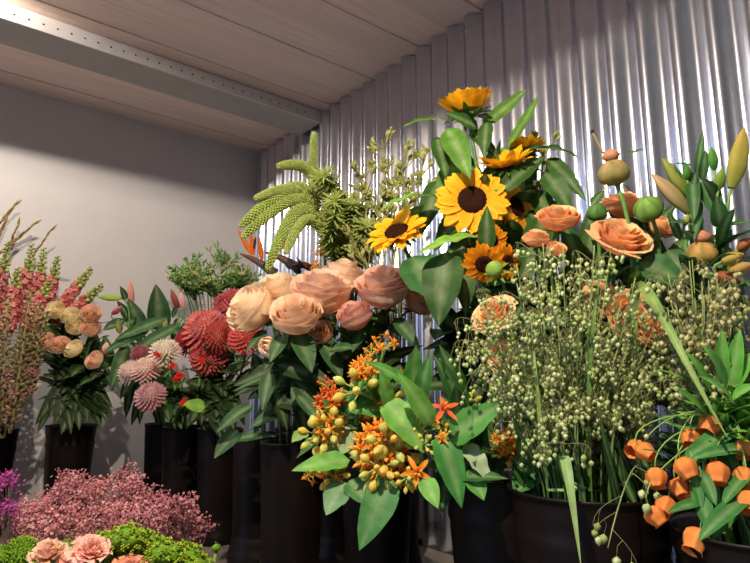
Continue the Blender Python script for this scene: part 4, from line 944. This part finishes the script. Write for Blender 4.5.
SL = {3: [((706, 503), (668, 512), .02)], 5: [((752, 495), (698, 540), .03)], 6: [((672, 462), (640, 448), .008)], 9: [((695, 480), (712, 535), .028), ((700, 470), (716, 505), .02)], 10: [((690, 450), (702, 512), .02)], 11: [((752, 470), (722, 505), .024)], 13: [((745, 425), (678, 464), .034)], 14: [((752, 440), (712, 448), .02), ((722, 440), (742, 485), .02)], 15: [((752, 450), (690, 458), .024)], 2: [], 8: [((742, 505), (712, 540), .026)],
      16: [((730, 395), (740, 330), .032), ((728, 400), (755, 350), .03)], 4: [((726, 390), (704, 345), .028)], 7: [((724, 385), (722, 330), .022)], 12: [((732, 400), (756, 385), .024), ((735, 405), (700, 375), .02)], 0: [((715, 400), (688, 352), .02)], 1: [((710, 420), (672, 385), .02)]}
for i, ((x0, y0), (x1, y1), Y) in enumerate(BL):
    t = thing('lantern_flower', 'orange lantern bell flower ' + BLL[i], 'flower', SB.o, 'orange lantern bells')
    a = at(x0, y0, Y); e = at(x1, y1, Y - .01); dn = (e - a).normalized(); R = (e - a).length / 2 * 1.02; R = max(.0115, min(.0155, R))
    c = (a + e) / 2 - dn * R; m = MB(); bell(m, c, dn, R, jit(H('f49c4c'), .08)); m.build('bell', 'petal', t)
    nod = at(715 + (i % 5) * 8, 400 - (i % 4) * 8, .80)
    pth = stem_curve(SB, nod, ax(uni(-.2, .2), 0, 1), .08); stem_part(t, pth, .003, .002, H('5f9440'))
    q = pth[-(2 + i % 6)]
    m = MB(); m.tube(bez(q, q + Z * .03 + (c - q) * .4, c - dn * .02 + Z * .02, c, 10), .0011, .0009, H('7fa050'), 5); m.build('flower_stalk', 'stem', t)
    for (p0, p1, W) in SL.get(i, []): pleaf(t, p0, p1, W, Y, Y - .03, H('5fa03c') if p1[1] < 420 else H('437f3c'), shape=lance, bend=.5, face=.5, fold=.3)
    for k in range(7): rleaf(t, pth, uni(.55, .98), uni(.06, .10), .015, H('5c9c34'), .5, lance)
    pleaf(t, (715 + uni(-10, 10), 470), (uni(640, 750), uni(400, 500)), uni(.03, .045), .92, .88, H('2d4a1f'), bend=.5)

# ------------------------------------------------------------------ PINK SEA LAVENDER
LV = B['lav']
def lavender(i, px, py, Y, w, c0, c1, lab, grp, ncl=150, dens=1.0):
    t = thing('sea_lavender', lab, 'flower', LV.o, grp)
    c = at(px, py, Y); m = MB(); st = MB()
    base = c - Z * .10 + V((uni(-.02, .02), .02, 0)); stem_part(t, stem_curve(LV, base, Z, .05, 8), .0025, .002, H('6a5a48'))
    for b in range(9):
        f = uni(0, 2 * PI); rr = w * math.sqrt(uni(0.02, 1)); e = c + V((math.cos(f) * rr, math.sin(f) * rr * .8, uni(-.25, .35) * w - .55 * rr * rr / w))
        st.tube(bez(base, base + Z * .04, e - Z * .03, e, 4), .0011, .0007, H('7a5a50'), 3, cap=False)
        for k in range(ncl // 9):
            d = V((uni(-1, 1), uni(-1, 1), uni(-.7, 1))); d.normalize(); p = e + d * w * uni(.08, .62)
            cc = mix(c0, c1, uni(0, 1)); r = uni(.0024, .004)
            if k % 2: m_star5(m, p, (d + Z * .5 + V((0, -.6, 0))).normalized(), r, mix(cc, c0, .5), cc)
            else: m.blob(p, (d + Z).normalized(), r * .62, r * 1.7, c0, cc, 5, 2)
            if k % 6 == 0: st.tube([e, p], .0005, .0004, H('8a5a58'), 3, cap=False)
    m.build('flower_spray', 'petal', t); st.build('branchlet', 'stem', t)
def m_star5(m, o, axis, R, c0, c1):
    s, w = perp(axis); ph = uni(0, 6); ci = m.add(o, c0); ring = []
    for k in range(10):
        f = ph + 2 * PI * k / 10; r = R if k % 2 == 0 else R * .55
        ring.append(m.add(o + (s * math.cos(f) + w * math.sin(f)) * r + axis * R * (.35 if k % 2 == 0 else .15), c1))
    for k in range(10): m.f.append((ci, ring[k], ring[(k + 1) % 10]))
PL0, PL1 = H('c46e76'), H('fac8c2')
LVP = [(75, 482), (55, 492), (95, 490), (30, 502), (70, 510), (110, 508), (50, 520), (90, 525), (130, 505), (150, 510), (170, 510), (185, 515), (160, 525), (125, 520), (20, 515), (105, 478), (135, 482), (178, 498), (65, 475), (40, 500), (82, 500), (150, 495), (192, 522), (118, 495)]
for i, (px, py) in enumerate(LVP):
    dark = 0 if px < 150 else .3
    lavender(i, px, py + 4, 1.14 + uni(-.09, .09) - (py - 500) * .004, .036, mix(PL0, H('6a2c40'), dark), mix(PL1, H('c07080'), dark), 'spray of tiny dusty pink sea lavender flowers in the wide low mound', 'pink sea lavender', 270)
lavender(0, 128, 472, 1.2, .03, PL0, PL1, 'single dusty pink sea lavender spray standing up above the mound', None, 130)
for (px, py, lab) in [(4, 478, 'magenta flower sprig higher of two at the picture edge'), (4, 505, 'magenta flower sprig lower of two at the picture edge')]:
    lavender(0, px, py, 1.02, .022, H('a83c8a'), H('e070c0'), lab, 'magenta sprigs', 140)

# ------------------------------------------------------------------ GREEN BALLS, GREEN FLORETS, PEACH CARNATIONS
GB = B['green']
def gball(px, py, Y, R, lab, grp, n=330, flat=1.0, c=('5f8a1c', 'b4d43c'), name='green_dianthus'):
    t = thing(name, lab, 'flower', GB.o, grp); o = at(px, py, Y); m = MB()
    m.blob(o - Z * R * .9 * flat, Z, R * .9, R * 1.75 * flat, H('4a6a1c'), H('6f9a28'), 12, 7)
    for k in range(n):
        z = 1 - 1.6 * (k + .5) / n; f = k * 2.39996; q = math.sqrt(max(0, 1 - z * z)); d = V((q * math.cos(f), q * math.sin(f), z * flat))
        if name != 'green_dianthus': d = (d + V((uni(-.3, .3), uni(-.3, .3), uni(-.2, .2)))) * uni(.8, 1.12)
        p = o + d * R * .86; cc = mix(H(c[0]), H(c[1]), uni(.1, 1)); dn = d.normalized()
        if name == 'green_dianthus': m.blob(p, (dn + V((uni(-.5, .5), uni(-.5, .5), uni(-.5, .5)))).normalized(), R * .06, R * .24, H(c[0]), cc, 4, 2, .4)
        else:
            s, w = perp(dn)
            for j in range(3): m.blob(p, (dn + (s * math.cos(j * 2.1) + w * math.sin(j * 2.1)) * .7).normalized(), R * .075, R * .2, H(c[0]), cc, 5, 3, .55)
    m.build('flower_ball' if name == 'green_dianthus' else 'floret_dome', 'fuzzy', t)
    stem_part(t, stem_curve(GB, o - Z * R * .8, Z, .04, 8), .003, .003, H('6a8a3c'))
gball(21, 557, .92, .028, 'round fuzzy green flower ball nearest the picture corner', 'green flower balls')
gball(66, 549, .96, .014, 'small fuzzy green flower ball between the two peach carnations', 'green flower balls', 160)
gball(-2, 560, .9, .02, 'fuzzy green flower ball cut by the picture corner', 'green flower balls', 200)
FL = [(108, 540), (126, 535), (146, 541), (165, 550), (185, 553), (120, 552), (142, 560), (160, 566), (192, 563), (178, 566), (100, 552), (110, 566)]
for (px, py) in FL:
    gball(px, py + 4, .93 + uni(-.03, .03), .027, 'dome of tiny yellow green florets in the patch below the pink sea lavender', 'green floret domes', 95, .7, ('6a8a1c', 'b8cc44'), 'green_floret')
gball(216, 548, 1.0, .008, 'single tiny green floret sprig standing over the bench edge', None, 14, 1, ('7a9a3c', 'c0cc88'), 'green_floret')
for (px, py, rp, axis, c0, c1, lab) in [(47, 551, 13, ax(-.1, .5, .9), 'e0a888', 'f4cdb0', 'cream peach carnation next to the green flower ball'), (92, 549, 15, ax(.35, .4, .85), 'f0a890', 'fccfbc', 'salmon carnation with ruffled tip in the middle'),
                                     (72, 560, 13, ax(-.3, .6, .7), 'ec9e82', 'fac4ae', 'salmon carnation lower beside the cream one'), (128, 570, 15, ax(.1, .5, .9), 'd88860', 'f4b490', 'peach carnation among the yellow green florets')]:
    o = at(px, py, .88); R = rp * .82 / FPX * .88; axis.normalize(); t = thing('carnation', lab, 'flower', GB.o, 'peach carnations'); m = MB(); s, w = perp(axis)
    for k in range(34):
        q = (k + .5) / 34; f = k * 2.4; rad = s * math.cos(f) + w * math.sin(f); el = .45 + 1.0 * q
        d = rad * math.cos(el) + axis * math.sin(el)
        m.ribbon(o - axis * R * .8 + rad * R * .25 * (1 - q), d, axis - rad * .3, R * uni(1.3, 1.65), R * 1.1, lambda t: .25 + .75 * t ** 1.2, uni(-.1, .5), .1, .35, H(c0), jit(H(c1), .06), None, 6, 6, waves=2)
    m.build('bloom', 'petal', t)
    m = MB(); m.blob(o - axis * R * 1.6, axis, R * .5, R * 1.3, H('6a9440'), H('8aac58'), 10, 5); m.build('calyx', 'leaf', t)
    stem_part(t, stem_curve(GB, o - axis * R * 1.5, axis, .04, 8), .003, .003, H('6a8a48'))

# ------------------------------------------------------------------ LAMPS, DAYLIGHT, CAMERA
def lamp(x, y, z, power, label, col=(1, .84, .68), rad=.36):  # unseen lamp added as front light; wide shade cuts light above its rim
    o = V((x, y, z)); t = thing('added_pendant', label, 'lamp', o)
    m = MB(); m.lathe(o, Z, [(rad, 0), (rad * .9, .05), (rad * .35, .09), (.03, .11), (.028, .108), (rad * .34, .085), (rad * .89, .048), (rad * .992, 0)], 40, lambda a, b: W3); m.build('cutoff_shade', 'shade_metal', t)
    m = MB(); m.tube([o + Z * .11, V((x, y, CEIL + .02))], .004, .004, W3, 8); m.build('cord', 'dark', t)
    l = bpy.data.lights.new('added_bulb', 'POINT'); l.energy = power; l.color = col; l.shadow_soft_size = .012
    ob = bpy.data.objects.new('added_bulb', l); COL.objects.link(ob); ob.location = o + Z * .012
def puck(a, s, power, label, col=(1, .88, .76)):
    o = room(a, s, CEIL - .0005); t = thing('ceiling_light', label, 'lamp', o)
    m = MB(); m.lathe(o, -Z, [(.001, 0), (.032, 0), (.033, .006), (.029, .009), (.001, .009)], 28, lambda a, b: W3); m.build('lamp_body', 'shade_metal', t)
    l = bpy.data.lights.new('ceiling_bulb', 'SPOT'); l.energy = power; l.color = col; l.shadow_soft_size = .006; l.spot_size = math.radians(178); l.spot_blend = .12
    ob = bpy.data.objects.new('ceiling_bulb', l); COL.objects.link(ob); ob.location = room(a, s, CEIL - .017); ob.rotation_euler = (U_ * .45 - Z).to_track_quat('-Z', 'Y').to_euler()
lamp(-.15, .20, EYE + .90, 96, 'black pendant lamp added out of view above the camera to light the flowers')
puck(-.10, 1.83, 34, 'small flat ceiling light in front of the slotted beam')
W = bpy.data.worlds.new('World'); SC.world = W; W.use_nodes = True
nt = W.node_tree; bg = nt.nodes['Background']; bg.inputs[1].default_value = 1.0
tc = nt.nodes.new('ShaderNodeTexCoord'); dt = nt.nodes.new('ShaderNodeVectorMath'); dt.operation = 'DOT_PRODUCT'
wd = V((-.96, .02, .30)).normalized(); dt.inputs[1].default_value = tuple(wd)
nt.links.new(tc.outputs['Generated'], dt.inputs[0])
rp = nt.nodes.new('ShaderNodeValToRGB'); el = rp.color_ramp.elements
el[0].position = .55; el[0].color = (.085, .082, .088, 1); el[1].position = .92; el[1].color = (1.35, 1.75, 2.7, 1)
nt.links.new(dt.outputs['Value'], rp.inputs[0]); nt.links.new(rp.outputs[0], bg.inputs[0])
cd = bpy.data.cameras.new('camera'); cd.lens = 36 * FPX / 750; cd.sensor_width = 36; cd.clip_start = .02
co = bpy.data.objects.new('camera', cd); COL.objects.link(co); co.location = CAM; co.rotation_euler = (PI / 2 + PITCH, 0, 0); SC.camera = co
SC.view_settings.view_transform = 'Standard'; SC.view_settings.look = 'None'; SC.view_settings.gamma = 1; SC.view_settings.use_curve_mapping = False
SC.view_settings.exposure = 0.0
